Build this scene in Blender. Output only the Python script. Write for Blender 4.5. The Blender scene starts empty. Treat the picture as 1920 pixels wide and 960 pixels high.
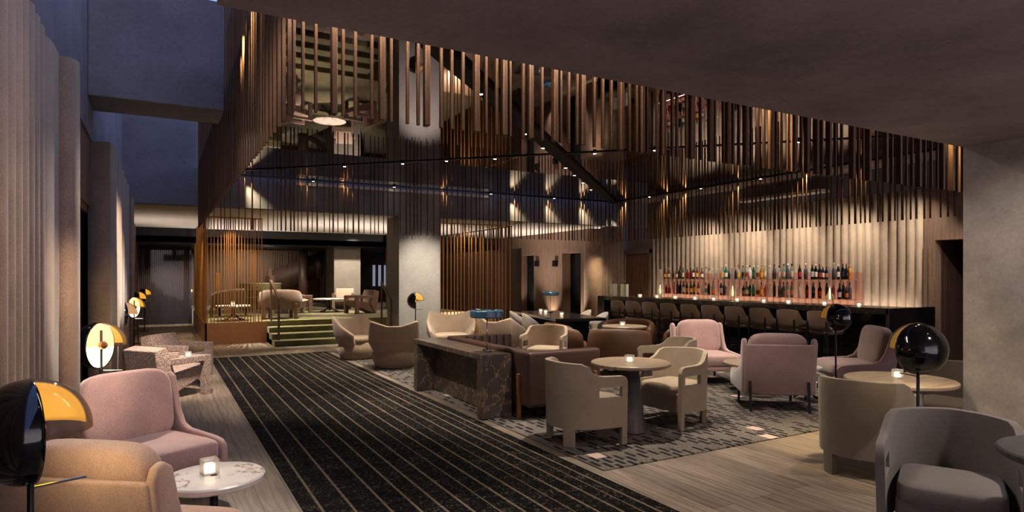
import bpy, bmesh, math, random
from mathutils import Matrix, Vector
R = math.radians
C = bpy.context.scene.collection
sc = bpy.context.scene
rng = random.Random(7)

# ------------------------------------------------------------------ camera
H, F = 1.62, 1182.0
YAW = math.atan(660 / 1182.0)
cam = bpy.data.objects.new('camera', bpy.data.cameras.new('camera'))
C.objects.link(cam); sc.camera = cam
cam.location = (0, 0, H); cam.rotation_euler = (R(90), 0, -YAW)
cam.data.sensor_width = 36; cam.data.lens = 36 * F / 1920; cam.data.shift_y = 38 / 1920
cam.data.clip_start = .05; cam.data.clip_end = 200
_s, _c = math.sin(YAW), math.cos(YAW)
def ray(x, y):                       # direction seen at a pixel of the survey
    u, v = x - 960, -(y - 518)
    return (_s * F + _c * u, _c * F - _s * u, v)
def on_z(x, y, z):
    d = ray(x, y); t = (z - H) / d[2]; return d[0] * t, d[1] * t
def on_x(x, X):                      # Y reached on the plane X
    d = ray(x, 0); return X / d[0] * d[1]
def on_y(x, Y):
    d = ray(x, 0); return Y / d[1] * d[0]

sc.view_settings.view_transform = 'Standard'
sc.view_settings.look = 'None'
sc.view_settings.gamma = 1; sc.view_settings.exposure = 1.65
sc.view_settings.use_curve_mapping = False
try:
    sc.cycles.use_denoising = True; sc.cycles.denoiser = 'OPENIMAGEDENOISE'
    sc.cycles.max_bounces = 7; sc.cycles.diffuse_bounces = 4; sc.cycles.glossy_bounces = 4
    sc.cycles.transmission_bounces = 5; sc.cycles.transparent_max_bounces = 16
    sc.cycles.sample_clamp_indirect = 4; sc.cycles.caustics_reflective = False; sc.cycles.caustics_refractive = False
except Exception:
    pass

# ------------------------------------------------------------------ materials
def lin(c):
    return tuple(((v / 255) / 12.92 if v / 255 <= .04045 else ((v / 255 + .055) / 1.055) ** 2.4) for v in c) + (1,)
class NT:
    def __init__(s, name):
        s.m = bpy.data.materials.new(name); s.m.use_nodes = True
        s.t = s.m.node_tree; s.n = s.t.nodes; s.l = s.t.links
        s.b = s.n['Principled BSDF']; s.out = s.n['Material Output']
    def new(s, t, **k):
        n = s.n.new(t)
        for a, v in k.items():
            if a.startswith('i_'): n.inputs[a[2:].replace('_', ' ')].default_value = v
            else: setattr(n, a, v)
        return n
    def link(s, a, b): s.l.new(a, b)
    def coords(s, scale=(1, 1, 1), src='Object', rot=(0, 0, 0)):
        tc = s.new('ShaderNodeTexCoord'); mp = s.new('ShaderNodeMapping')
        mp.inputs['Scale'].default_value = scale; mp.inputs['Rotation'].default_value = rot
        s.link(tc.outputs[src], mp.inputs['Vector']); return mp.outputs['Vector']
    def noise(s, vec, scale, detail=4, rough=.55):
        n = s.new('ShaderNodeTexNoise'); n.inputs['Scale'].default_value = scale
        n.inputs['Detail'].default_value = detail; n.inputs['Roughness'].default_value = rough
        s.link(vec, n.inputs['Vector']); return n.outputs['Fac']
    def ramp(s, fac, stops, interp='LINEAR'):
        r = s.new('ShaderNodeValToRGB'); r.color_ramp.interpolation = interp
        e = r.color_ramp.elements
        while len(e) > 1: e.remove(e[-1])
        e[0].position, e[0].color = stops[0]
        for p, c in stops[1:]:
            x = e.new(p); x.color = c
        s.link(fac, r.inputs['Fac']); return r.outputs['Color']
    def mix(s, a, b, fac, mode='MIX'):
        m = s.new('ShaderNodeMix', data_type='RGBA', blend_type=mode)
        for sock, v in ((m.inputs[0], fac), (m.inputs[6], a), (m.inputs[7], b)):
            if hasattr(v, 'is_linked'): s.link(v, sock)
            else: sock.default_value = v
        return m.outputs[2]
    def math(s, op, a, b=None):
        m = s.new('ShaderNodeMath', operation=op)
        for sock, v in ((m.inputs[0], a), (m.inputs[1], b)):
            if v is None: continue
            if hasattr(v, 'is_linked'): s.link(v, sock)
            else: sock.default_value = v
        return m.outputs[0]
    def bump(s, fac, strength=.3, dist=.01):
        b = s.new('ShaderNodeBump'); b.inputs['Strength'].default_value = strength; b.inputs['Distance'].default_value = dist
        s.link(fac, b.inputs['Height']); s.link(b.outputs['Normal'], s.b.inputs['Normal'])
    def set(s, **k):
        for a, v in k.items():
            sock = s.b.inputs[a.replace('_', ' ')]
            if hasattr(v, 'is_linked'): s.link(v, sock)
            else: sock.default_value = v
def fabric(name, c, var=.25, scale=60, bump=.25, sheen=.3, speck=None):
    n = NT(name); v = n.coords()
    a = lin(c); d = tuple(x * (1 - var) for x in a[:3]) + (1,); h = tuple(min(1, x * (1 + var * .6)) for x in a[:3]) + (1,)
    col = n.ramp(n.noise(v, 5, 5), [(.3, d), (.7, h)])
    fine = n.noise(v, scale * 4, 3, .7)
    col = n.mix(col, n.ramp(fine, [(.3, (.62, .62, .62, 1)), (.7, (1.25, 1.25, 1.25, 1))]), .8, 'MULTIPLY')
    if speck:
        col = n.mix(col, lin(speck), n.ramp(n.noise(v, 95, 2, .6), [(.48, (0, 0, 0, 1)), (.62, (1, 1, 1, 1))]))
    n.set(Base_Color=col, Roughness=.9, Sheen_Weight=sheen, Sheen_Roughness=.5)
    n.b.inputs['Specular IOR Level'].default_value = .2
    n.bump(fine, bump, .004); return n.m
def plain(name, c, rough=.5, metal=0, spec=.5, em=None, es=0):
    n = NT(name); v = n.coords()
    a = lin(c)
    col = n.mix(a, tuple(x * .75 for x in a[:3]) + (1,), n.noise(v, 9, 4))
    n.set(Base_Color=col, Roughness=rough, Metallic=metal)
    n.b.inputs['Specular IOR Level'].default_value = spec
    if em: n.set(Emission_Color=lin(em), Emission_Strength=es)
    return n.m
def concrete(name, c, var=.3, scale=1.1, rough=.85):
    n = NT(name); v = n.coords()
    a = lin(c)
    big = n.ramp(n.noise(v, scale, 7, .62), [(.3, tuple(x * (1 - var) for x in a[:3]) + (1,)), (.72, tuple(x * (1 + var) for x in a[:3]) + (1,))])
    fine = n.noise(v, 34, 6, .7)
    col = n.mix(big, n.ramp(fine, [(.3, (.8, .8, .8, 1)), (.7, (1.12, 1.12, 1.12, 1))]), .7, 'MULTIPLY')
    pits = n.ramp(n.noise(v, 13, 2), [(.24, (.6, .6, .6, 1)), (.3, (1, 1, 1, 1))])
    col = n.mix(col, pits, .5, 'MULTIPLY')
    n.set(Base_Color=col, Roughness=rough); n.bump(fine, .25, .006); return n.m
def wood(name, c, c2, axis='Z', scale=14, rough=.5):
    n = NT(name)
    sc3 = {'X': (.08, 1, 1), 'Y': (1, .08, 1), 'Z': (1, 1, .08)}[axis]
    v = n.coords(sc3)
    g = n.noise(v, scale, 6, .6)
    col = n.ramp(g, [(.28, lin(c2)), (.5, lin(c)), (.75, tuple(x * 1.25 for x in lin(c)[:3]) + (1,))])
    n.set(Base_Color=col, Roughness=rough); n.bump(g, .12, .004); return n.m
def marble(name, c, vein, scale=2.2, rough=.25, w=.035):
    n = NT(name); v = n.coords()
    wv = n.noise(v, scale, 8, .6)
    band = n.math('ABSOLUTE', n.math('SUBTRACT', wv, .5))
    m = n.ramp(band, [(0, (1, 1, 1, 1)), (w, (0, 0, 0, 1))])
    base = n.ramp(n.noise(v, 7, 6), [(.3, tuple(x * .8 for x in lin(c)[:3]) + (1,)), (.7, lin(c))])
    n.set(Base_Color=n.mix(base, lin(vein), m), Roughness=rough); return n.m
def clear(name, c, alpha=.6, rough=.05):
    n = NT(name); tr = n.new('ShaderNodeBsdfTransparent'); tr.inputs[0].default_value = lin(c)
    mx = n.new('ShaderNodeMixShader'); mx.inputs[0].default_value = 1 - alpha
    n.set(Base_Color=lin(c), Roughness=rough)
    n.link(tr.outputs[0], mx.inputs[1]); n.link(n.b.outputs[0], mx.inputs[2]); n.link(mx.outputs[0], n.out.inputs[0])
    return n.m

M = {}
# oak floor laid along Y
n = NT('oak_floor'); v = n.coords(rot=(0, 0, R(90)))
bk = n.new('ShaderNodeTexBrick', offset=.37, offset_frequency=2)
for k, val in (('Scale', 1.0), ('Mortar Size', .0022), ('Brick Width', 2.3), ('Row Height', .21), ('Bias', 0.0)): bk.inputs[k].default_value = val
bk.inputs['Color1'].default_value = lin((146, 130, 115)); bk.inputs['Color2'].default_value = lin((114, 101, 90)); bk.inputs['Mortar'].default_value = lin((40, 33, 28))
n.link(v, bk.inputs['Vector'])
v2 = n.coords((1, .11, 1)); gr = n.noise(v2, 16, 8, .62)
wv = n.new('ShaderNodeTexWave', wave_type='BANDS', bands_direction='X'); wv.inputs['Scale'].default_value = 5
wv.inputs['Distortion'].default_value = 9; wv.inputs['Detail'].default_value = 3; wv.inputs['Detail Scale'].default_value = 1.4
n.link(n.coords((1, .16, 1)), wv.inputs['Vector'])
col = n.mix(bk.outputs['Color'], n.ramp(gr, [(.3, (.62, .6, .58, 1)), (.68, (1.15, 1.15, 1.15, 1))]), .85, 'MULTIPLY')
col = n.mix(col, n.ramp(wv.outputs['Fac'], [(.1, (.72, .7, .68, 1)), (.6, (1.08, 1.08, 1.08, 1))]), .7, 'MULTIPLY')
n.set(Base_Color=col, Roughness=.48); n.bump(gr, .12, .003); M['oak'] = n.m
# striped runner
n = NT('runner_pile'); tc = n.new('ShaderNodeTexCoord'); sp = n.new('ShaderNodeSeparateXYZ'); n.link(tc.outputs['Object'], sp.inputs[0])
x01 = n.math('DIVIDE', n.math('SUBTRACT', sp.outputs['X'], .80), 2.5)
stripes = [.97, 1.17, 1.38, 1.56, 1.71, 1.87, 2.03, 2.17, 2.33, 2.47, 2.61, 2.76, 2.88, 2.98]
st = [(0, (0, 0, 0, 1))]
for s_ in stripes:
    st += [((s_ - .80 - .009) / 2.5, (1, 1, 1, 1)), ((s_ - .80 + .009) / 2.5, (0, 0, 0, 1))]
mask = n.ramp(x01, st, 'CONSTANT')
vv = n.coords(); pile = n.noise(vv, 46, 6, .8)
base = n.ramp(pile, [(.44, lin((9, 9, 12))), (.55, lin((24, 23, 25))), (.64, lin((132, 120, 102)))])
blot = n.noise(n.coords((.5, 3.2, 1)), 2.6, 5, .6)
base = n.mix(base, n.ramp(blot, [(.40, (.22, .23, .30, 1)), (.62, (1.15, 1.1, 1.0, 1))]), .85, 'MULTIPLY')
n.set(Base_Color=n.mix(base, lin((130, 114, 94)), n.math('MULTIPLY', mask, n.ramp(pile, [(.33, (.25, .25, .25, 1)), (.55, (1, 1, 1, 1))]))), Roughness=.95)
n.b.inputs['Specular IOR Level'].default_value = .1
n.bump(pile, .7, .012); M['runner'] = n.m
# dashed area rug
n = NT('dashed_pile'); tc = n.new('ShaderNodeTexCoord'); sp = n.new('ShaderNodeSeparateXYZ'); n.link(tc.outputs['Object'], sp.inputs[0])
cw, chh = .135, .30
row = n.math('FLOOR', n.math('DIVIDE', sp.outputs['X'], .075))
yy = n.math('ADD', n.math('DIVIDE', sp.outputs['Y'], .19), n.math('MULTIPLY', row, .43))
cell = n.math('FLOOR', yy)
cx_ = n.new('ShaderNodeCombineXYZ'); n.link(row, cx_.inputs[0]); n.link(cell, cx_.inputs[1])
wn = n.new('ShaderNodeTexWhiteNoise', noise_dimensions='2D'); n.link(cx_.outputs[0], wn.inputs['Vector'])
fx = n.math('FRACT', n.math('DIVIDE', sp.outputs['X'], .075)); fy = n.math('FRACT', yy)
inx = n.math('MULTIPLY', n.math('GREATER_THAN', fx, .2), n.math('LESS_THAN', fx, .74))
iny = n.math('MULTIPLY', n.math('GREATER_THAN', fy, .14), n.math('LESS_THAN', fy, .9))
inn = n.math('MULTIPLY', inx, iny)
dash = n.math('MULTIPLY', inn, n.math('LESS_THAN', wn.outputs['Value'], .62))
# pale patches on a coarser grid
px_ = n.math('FLOOR', n.math('DIVIDE', sp.outputs['X'], .16)); py_ = n.math('FLOOR', n.math('DIVIDE', sp.outputs['Y'], .15))
cb = n.new('ShaderNodeCombineXYZ'); n.link(px_, cb.inputs[0]); n.link(py_, cb.inputs[1])
wb = n.new('ShaderNodeTexWhiteNoise', noise_dimensions='2D'); n.link(cb.outputs[0], wb.inputs['Vector'])
gx = n.math('FRACT', n.math('DIVIDE', sp.outputs['X'], .16))
pale = n.math('MULTIPLY', n.math('GREATER_THAN', wb.outputs['Value'], .972), n.math('LESS_THAN', gx, .8))
pl = n.noise(n.coords(), 60, 4, .85)
gcol = n.ramp(pl, [(.34, lin((62, 58, 56))), (.66, lin((134, 126, 118)))])
gcol = n.mix(gcol, n.ramp(n.noise(n.coords(), 1.4, 4), [(.35, (.75, .75, .8, 1)), (.65, (1.1, 1.08, 1.05, 1))]), .8, 'MULTIPLY')
gcol = n.mix(gcol, lin((34, 31, 33)), dash); gcol = n.mix(gcol, lin((190, 165, 155)), pale)
n.set(Base_Color=gcol, Roughness=.95); n.b.inputs['Specular IOR Level'].default_value = .1
n.bump(pl, .5, .01); M['rug'] = n.m
# green carpet
M['green'] = fabric('green_carpet', (110, 105, 70), .3, 30, .4)
M['conc'] = concrete('concrete', (132, 126, 121), .22)
M['conc_dark'] = concrete('concrete_ceiling', (132, 118, 118), .45, .7)
M['conc_pier'] = concrete('concrete_pier', (140, 132, 126), .3, 2.2)
M['conc_blue'] = concrete('concrete_cool', (112, 110, 118), .22, 1.6)
M['plaster'] = plain('white_plaster', (205, 195, 182), .8)
M['dark'] = plain('dark_wall', (26, 25, 32), .7)
M['brownwall'] = wood('brown_panel', (58, 40, 33), (40, 27, 23), 'Z', 9)
M['drape'] = fabric('wool_drape', (132, 108, 91), .18, 34, .3, .2)
M['drape_bar'] = fabric('bar_drape', (172, 150, 130), .12, 34, .2, .2)
M['panel'] = wood('oak_panel', (110, 88, 74), (84, 65, 54), 'Z', 22)
M['slat'] = wood('pale_slat', (190, 160, 128), (120, 86, 60), 'Z', 26)
# bronze
def metal(name, c, rough, bscale=120, bstr=.25, met=1.0):
    n = NT(name); v = n.coords(); f = n.noise(v, bscale, 3, .7)
    a = lin(c)
    n.set(Base_Color=n.ramp(f, [(.3, tuple(x * .55 for x in a[:3]) + (1,)), (.65, a)]), Metallic=met, Roughness=rough)
    n.bump(f, bstr, .003); return n.m
M['bronze'] = metal('hammered_bronze', (82, 55, 34), .42, 160, .5, .75)
M['bronze_lit'] = metal('side_lit_bronze', (178, 122, 62), .45, 120, .2, .65)  # bronze lightened to carry the gold side light on the screens
M['copper'] = metal('copper_sheet', (178, 124, 80), .45, 40, .1, .7)
M['chrome'] = metal('chrome', (200, 195, 188), .12, 20, 0)
M['brass'] = metal('brass', (196, 148, 72), .3, 40, .1)
n = NT('black_mirror'); n.set(Base_Color=(.19, .155, .20, 1), Metallic=1.0, Roughness=.015); M['mirror'] = n.m
M['blackmetal'] = plain('black_metal', (18, 18, 22), .38, .3)
M['track'] = plain('black_track', (9, 9, 12), .7, 0, .2)
M['gloss'] = plain('gloss_black', (7, 7, 11), .08, 0, .6)
M['glossbar'] = plain('bar_lacquer', (17, 16, 20), .16, 0, .5)
M['stone'] = marble('brown_stone', (74, 65, 58), (150, 122, 98), 3.2, .32, .012)
M['barstone'] = marble('dark_bar_stone', (44, 38, 37), (92, 78, 68), 3.5, .22, .012)
M['marble'] = marble('white_marble', (214, 204, 196), (128, 100, 90), 3.0, .22, .022)
M['pink'] = fabric('pink_velvet', (186, 150, 144), .14, 40, .12, .5)
M['sand'] = fabric('sand_boucle', (182, 144, 122), .16, 50, .3, .3)
M['mauve'] = fabric('mauve_velvet', (150, 122, 120), .14, 40, .12, .5)
M['tweed'] = fabric('tweed_wool', (118, 94, 86), .15, 60, .4, .2, (206, 180, 166))
M['taupe'] = fabric('taupe_cloth', (150, 133, 113), .12, 70, .25, .2)
M['grey'] = fabric('grey_cloth', (110, 102, 98), .12, 70, .25, .2)
M['greige'] = fabric('greige_cloth', (98, 86, 76), .12, 70, .25, .2)
M['cream'] = fabric('cream_cloth', (176, 154, 131), .12, 60, .2, .2)
M['beige'] = fabric('beige_cloth', (156, 132, 110), .1, 60, .15, .3)
M['leather'] = plain('brown_leather', (92, 62, 42), .5, 0, .35)
M['leather2'] = plain('dark_brown_leather', (66, 46, 37), .48, 0, .4)
M['taupechair'] = fabric('dusk_taupe', (112, 90, 78), .12, 40, .15, .3)
M['plaid'] = fabric('white_plaid', (205, 184, 166), .12, 40, .2, .2)
M['brownweave'] = fabric('brown_weave', (104, 78, 66), .15, 50, .3, .2)
M['stoolfab'] = fabric('stool_cloth', (94, 70, 54), .12, 50, .15, .2)
M['tablewood'] = wood('grey_oak', (142, 123, 102), (98, 84, 70), 'X', 24, .45)
M['pedestal'] = wood('dark_pedestal', (66, 62, 64), (42, 40, 44), 'Z', 26, .5)
M['walnut'] = wood('walnut', (112, 80, 58), (76, 52, 38), 'Z', 20, .5)
M['blacktop'] = plain('black_tabletop', (34, 30, 32), .18, 0, .5)
M['white'] = plain('white_shell', (200, 190, 180), .4)
M['blue'] = plain('blue_enamel', (52, 92, 118), .25, 0, .5)
M['smoke'] = clear('smoked_acrylic', (198, 178, 164), .82)
M['glass'] = clear('clear_glass', (236, 236, 232), .78)
M['winglass'] = clear('dark_window_glass', (60, 62, 78), .35, .03)
M['pinkglass'] = clear('pink_acrylic', (244, 220, 214), .86)
M['pinkpane'] = clear('pink_pane', (246, 226, 221), .93)
M['goldin'] = plain('visor_gold_glow', (218, 196, 60), .35, .1, .5, (226, 204, 62), .30)  # built-in glow stands for disc light on the visor's inside
M['disc'] = plain('lamp_disc', (255, 246, 214), .4, 0, .3, (255, 238, 190), 3.2)
M['litwax'] = plain('candle_glow', (255, 240, 225), .5, 0, .3, (255, 226, 196), 1.5)  # wax glows by itself in place of a flame's light
M['spot'] = plain('downlight_lens', (255, 250, 240), .4, 0, .3, (255, 238, 214), 16)
M['frost'] = clear('frosted_tube', (236, 226, 216), .62, .4)
M['glow'] = plain('filament', (255, 220, 140), .4, 0, .3, (255, 205, 120), 4)
M['selfglow'] = plain('selfglow_panel', (200, 205, 225), .6, 0, .3, (190, 198, 225), .12)  # panels carry a dim bluish glow of their own

# ------------------------------------------------------------------ mesh builder
class MB:
    def __init__(s): s.v = []; s.f = []
    def add(s, vs, fs, mat=None):
        o = len(s.v)
        s.v += [tuple(mat @ Vector(p)) if mat is not None else tuple(p) for p in vs]
        s.f += [tuple(i + o for i in f) for f in fs]; return s
    def box(s, a, b, mat=None):
        (x0, y0, z0), (x1, y1, z1) = a, b
        return s.add([(x0, y0, z0), (x1, y0, z0), (x1, y1, z0), (x0, y1, z0), (x0, y0, z1), (x1, y0, z1), (x1, y1, z1), (x0, y1, z1)],
                     [(3, 2, 1, 0), (4, 5, 6, 7), (0, 1, 5, 4), (1, 2, 6, 5), (2, 3, 7, 6), (3, 0, 4, 7)], mat)
    def prism(s, poly, d0, d1, axis='x', mat=None):      # poly in the two other axes
        n = len(poly)
        def P(p, d):
            return (d, p[0], p[1]) if axis == 'x' else (p[0], d, p[1]) if axis == 'y' else (p[0], p[1], d)
        vs = [P(p, d0) for p in poly] + [P(p, d1) for p in poly]
        fs = [tuple(range(n))[::-1], tuple(range(n, 2 * n))] + [(i, (i + 1) % n, (i + 1) % n + n, i + n) for i in range(n)]
        return s.add(vs, fs, mat)
    def lathe(s, prof, n=24, mat=None, cap=True):
        vs = []; fs = []
        for r, z in prof:
            for i in range(n):
                a = 2 * math.pi * i / n; vs.append((r * math.cos(a), r * math.sin(a), z))
        for j in range(len(prof) - 1):
            for i in range(n):
                k = (i + 1) % n; fs.append((j * n + i, j * n + k, (j + 1) * n + k, (j + 1) * n + i))
        if cap:
            fs.append(tuple(range(n))[::-1]); o = (len(prof) - 1) * n; fs.append(tuple(range(o, o + n)))
        return s.add(vs, fs, mat)
    def cyl(s, r, z0, z1, n=20, at=(0, 0), r2=None):
        return s.lathe([(r, z0), (r if r2 is None else r2, z1)], n, Matrix.Translation((at[0], at[1], 0)))
    def tube(s, p0, p1, r, n=10, r2=None):
        p0, p1 = Vector(p0), Vector(p1); d = p1 - p0
        q = d.to_track_quat('Z', 'Y').to_matrix().to_4x4()
        return s.lathe([(r, 0), (r if r2 is None else r2, d.length)], n, Matrix.Translation(p0) @ q)
    def bar(s, p0, p1, wx, wy):                           # square bar from p0 to p1, section kept level
        a, b = Vector(p0), Vector(p1)
        q = [(-wx / 2, -wy / 2), (wx / 2, -wy / 2), (wx / 2, wy / 2), (-wx / 2, wy / 2)]
        vs = [(a.x + x, a.y + y, a.z) for x, y in q] + [(b.x + x, b.y + y, b.z) for x, y in q]
        return s.add(vs, [(3, 2, 1, 0), (4, 5, 6, 7), (0, 1, 5, 4), (1, 2, 6, 5), (2, 3, 7, 6), (3, 0, 4, 7)])
    def superell(s, c, h, e=.35, e2=.35, nu=32, nv=14, mat=None):   # puffy cushion
        def sp(w, p): return math.copysign(abs(w) ** p, w)
        vs = []; fs = []
        for j in range(nv + 1):
            v = -math.pi / 2 + math.pi * j / nv
            for i in range(nu):
                u = 2 * math.pi * (i + .5) / nu
                cv = sp(math.cos(v), e2)
                vs.append((h[0] * cv * sp(math.cos(u), e), h[1] * cv * sp(math.sin(u), e), h[2] * sp(math.sin(v), e2)))
        for j in range(nv):
            for i in range(nu):
                k = (i + 1) % nu; fs.append((j * nu + i, j * nu + k, (j + 1) * nu + k, (j + 1) * nu + i))
        mm = Matrix.Translation(c) @ (mat if mat is not None else Matrix())
        return s.add(vs, fs, mm)
    def sph(s, c, r, t0=0, t1=180, p0=0, p1=360, nt=16, np_=32):    # patch of a sphere: polar angle from +Z, azimuth from +X
        vs = []; fs = []
        for j in range(nt + 1):
            t = R(t0 + (t1 - t0) * j / nt)
            for i in range(np_ + 1):
                p = R(p0 + (p1 - p0) * i / np_)
                vs.append((c[0] + r * math.sin(t) * math.cos(p), c[1] + r * math.sin(t) * math.sin(p), c[2] + r * math.cos(t)))
        w = np_ + 1
        for j in range(nt):
            for i in range(np_): fs.append((j * w + i, (j + 1) * w + i, (j + 1) * w + i + 1, j * w + i + 1))
        return s.add(vs, fs)
    def grid(s, rows, closed=False):
        w = len(rows[0]); vs = [p for r in rows for p in r]; fs = []
        for j in range(len(rows) - 1):
            for i in range(w if closed else w - 1):
                k = (i + 1) % w; fs.append((j * w + i, j * w + k, (j + 1) * w + k, (j + 1) * w + i))
        return s.add(vs, fs)
    def build(s, name, mat, parent=None, smooth=False, bevel=0, seg=2, solid=0, off=-1, sub=0, weld=False):
        me = bpy.data.meshes.new(name); me.from_pydata(s.v, [], s.f)
        bm = bmesh.new(); bm.from_mesh(me)
        if weld: bmesh.ops.remove_doubles(bm, verts=bm.verts, dist=1e-5)
        if not solid: bmesh.ops.recalc_face_normals(bm, faces=bm.faces)
        for f in bm.faces: f.smooth = bool(smooth)
        bm.to_mesh(me); bm.free()
        me.materials.append(M[mat] if isinstance(mat, str) else mat)
        o = bpy.data.objects.new(name, me); C.objects.link(o)
        if parent: o.parent = parent
        if solid:
            m = o.modifiers.new('thickness', 'SOLIDIFY'); m.thickness = solid; m.offset = off; m.use_even_offset = True
        if bevel:
            m = o.modifiers.new('bevel', 'BEVEL'); m.width = bevel; m.segments = seg; m.limit_method = 'ANGLE'; m.angle_limit = R(40)
        if sub:
            m = o.modifiers.new('sub', 'SUBSURF'); m.levels = sub; m.render_levels = sub
        return o
def tag(o, label, cat, group=None, kind=None):
    o['label'] = label; o['category'] = cat
    if group: o['group'] = group
    if kind: o['kind'] = kind
    return o
def thing(name, label, cat, loc=(0, 0, 0), rz=0, group=None):
    o = bpy.data.objects.new(name, None); C.objects.link(o); o.empty_display_size = .1
    o.location = loc; o.rotation_euler = (0, 0, R(rz)); return tag(o, label, cat, group)
def struct(name, mb, mat, **k):
    o = mb.build(name, mat, **k); o['kind'] = 'structure'; return o
def dup(root, label, loc, rz, group=None):
    r = root.copy(); C.objects.link(r); r.location = loc; r.rotation_euler = (0, 0, R(rz)); r['label'] = label
    if group: r['group'] = group
    for ch in list(root.children):
        c = ch.copy(); C.objects.link(c); c.parent = r
        for g in list(ch.children):
            d = g.copy(); C.objects.link(d); d.parent = c
    return r
def remat(root, mp):                                         # recolour a copy: {part name: material}
    for ch in root.children:
        base = ch.name.split('.')[0]
        if base in mp:
            ch.data = ch.data.copy(); ch.data.materials[0] = M[mp[base]]

def lamp(kind, loc, energy, color=(1, .8, .58), size=.05, target=None, angle=70, blend=.6, sy=None):
    l = bpy.data.lights.new('light', kind); l.energy = energy; l.color = color
    if kind == 'SPOT': l.spot_size = R(angle); l.spot_blend = blend; l.shadow_soft_size = size
    elif kind == 'POINT': l.shadow_soft_size = size
    elif kind == 'AREA':
        l.size = size
        if sy: l.shape = 'RECTANGLE'; l.size_y = sy
    o = bpy.data.objects.new('light', l); C.objects.link(o); o.location = loc
    if target is not None:
        o.rotation_euler = (Vector(target) - Vector(loc)).to_track_quat('-Z', 'Y').to_euler()
    return o
WARM = (1, .86, .70)

# ================================================================== SETTING
ZS, ZM, ZB = 3.04, 3.69, 2.58                 # soffit, mirror, rod ends
XL, XR, YN, YF = .67, 11.1, 3.79, 14.0         # the hanging square
struct('floor', MB().box((-1.2, -2.2, -.1), (14, 28, 0)), 'oak')
# front ceiling slab, with its edge just before the rods
struct('ceiling', MB().box((.2, -3, 2.71), (14, 2.79, 3.0)), 'conc_dark')
struct('skyblock_front', MB().box((.9, 2.3, 3.5), (12.8, 3.6, 3.6)), 'conc_dark')  # added slab limits sky light falling through the front gap
struct('ceiling_mirror', MB().box((XL + .03, YN + .03, ZM), (XR - .03, YF - .03, ZM + .12)), 'mirror')
# soffit over the far lounge
struct('ceiling_soffit', MB().box((-.62, 14.39, ZS), (11.18, 21, ZS + .2)), 'plaster')
struct('ceiling_back', MB().box((-.62, 21, 2.62), (11.18, 28, 2.8)).box((-.62, 21, 2.62), (11.18, 21.15, ZS)), 'dark')
struct('wall_far', MB().box((-.62, 14.13, ZS), (13, 14.4, 5.2)), 'conc_blue')
struct('wall_left', MB().box((-1.0, -5, ZS), (-.62, 28, 6.0)), 'conc_blue')
# low left wall: oak header panels and dark reveals between the drapery banks
struct('wall_left_lower', MB().box((-1.0, -5, 0), (-.66, 5.1, ZS)).box((-1.0, 12.1, 0), (-.60, 28, ZS)).box((-1.0, 5.1, 2.35), (-.64, 12.1, ZS)), 'panel')
for i, (a, b) in enumerate(((5.12, 7.9), (7.9, 12.1))):
    w = bpy.data.objects.new(f'window_{i + 1}', None); C.objects.link(w); w['kind'] = 'structure'
    fr = MB()
    for y in (a, (a + b) / 2, b): fr.box((-.74, y - .03, 0), (-.66, y + .03, 2.35))
    fr.box((-.74, a, 0), (-.66, b, .08)).box((-.74, a, 2.28), (-.66, b, 2.35))
    fr.build('window_frame', 'walnut', w)
    MB().box((-.71, a, .08), (-.70, b, 2.28)).build('window_pane', 'winglass', w)
struct('wall_outside', MB().box((-1.6, 4.6, 0), (-1.5, 12.6, 2.6)), 'dark')
# beams crossing the tall left slot
struct('trim_1', MB().box((-.62, 7.42, 3.40), (.60, 8.12, 4.56)), 'conc_blue', bevel=.01)
# column standing in the far row, and one on the platform
struct('trim_2', MB().box((4.86, 14.11, 0), (5.90, 15.0, ZS + .6)), 'conc', bevel=.01)
struct('trim_3', MB().box((5.27, 22.1, .5), (6.2, 23.3, 2.7)), 'conc', bevel=.01)
# pier at right, running back past the camera
struct('wall_pier', MB().box((5.92, -2.2, 0), (7.2, 2.79, 2.71)).box((5.917, 2.2, 0), (5.92, 2.205, 2.71)), 'conc_pier')
# recessed ledges in the concrete above the column and above the bar
struct('trim_4', MB().box((2.55, 14.04, 3.58), (7.2, 14.14, 3.64)), 'plaster')
struct('trim_5', MB().box((12.1, 8.4, 3.40), (12.45, 10.6, 3.46)), 'plaster')

def flutes(x, y0, y1, pitch, depth, sgn, axis='y', res=8):   # scalloped drapery profile, bulging along sgn
    pts = []; n = max(1, round(abs(y1 - y0) / pitch)); p = (y1 - y0) / n
    for k in range(n):
        for i in range(res):
            u = i / res
            pts.append((x + sgn * depth * math.sin(math.pi * u) ** .6, y0 + p * (k + u)))
    pts.append((x, y1))
    return pts
def drape(name, paths, z0, z1, mat, kind='structure'):
    mb = MB()
    for pts in paths:
        mb.grid([[(a, b, z) for a, b in pts] for z in (z0, z1)])
    o = mb.build(name, mat, smooth=True, solid=.015, off=0); o['kind'] = kind; return o
# left drapery bank A, its rounded return, bank B and bank C
drape('wall_left_drapery', [flutes(-.63, -1.0, 4.52, .165, .05, 1)], 0, ZS, 'drape')
def arcpath(pts, k=6):
    out = []
    for (a, b) in zip(pts, pts[1:]):
        for i in range(k):
            u = i / k; out.append((a[0] + (b[0] - a[0]) * u, a[1] + (b[1] - a[1]) * u))
    return out + [pts[-1]]
def curve3(p0, p1, p2, n=14):
    return [((1 - u) ** 2 * p0[0] + 2 * u * (1 - u) * p1[0] + u * u * p2[0], (1 - u) ** 2 * p0[1] + 2 * u * (1 - u) * p1[1] + u * u * p2[1]) for u in [i / n for i in range(n + 1)]]
drape('wall_left_return', [curve3((-.63, 4.52), (-.56, 4.55), (-.575, 4.99)), curve3((-.60, 4.99), (-.50, 4.92), (-.475, 5.06)) + [(-.475, 5.10), (-.66, 5.12)]], 0, ZS, 'drape')
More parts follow.
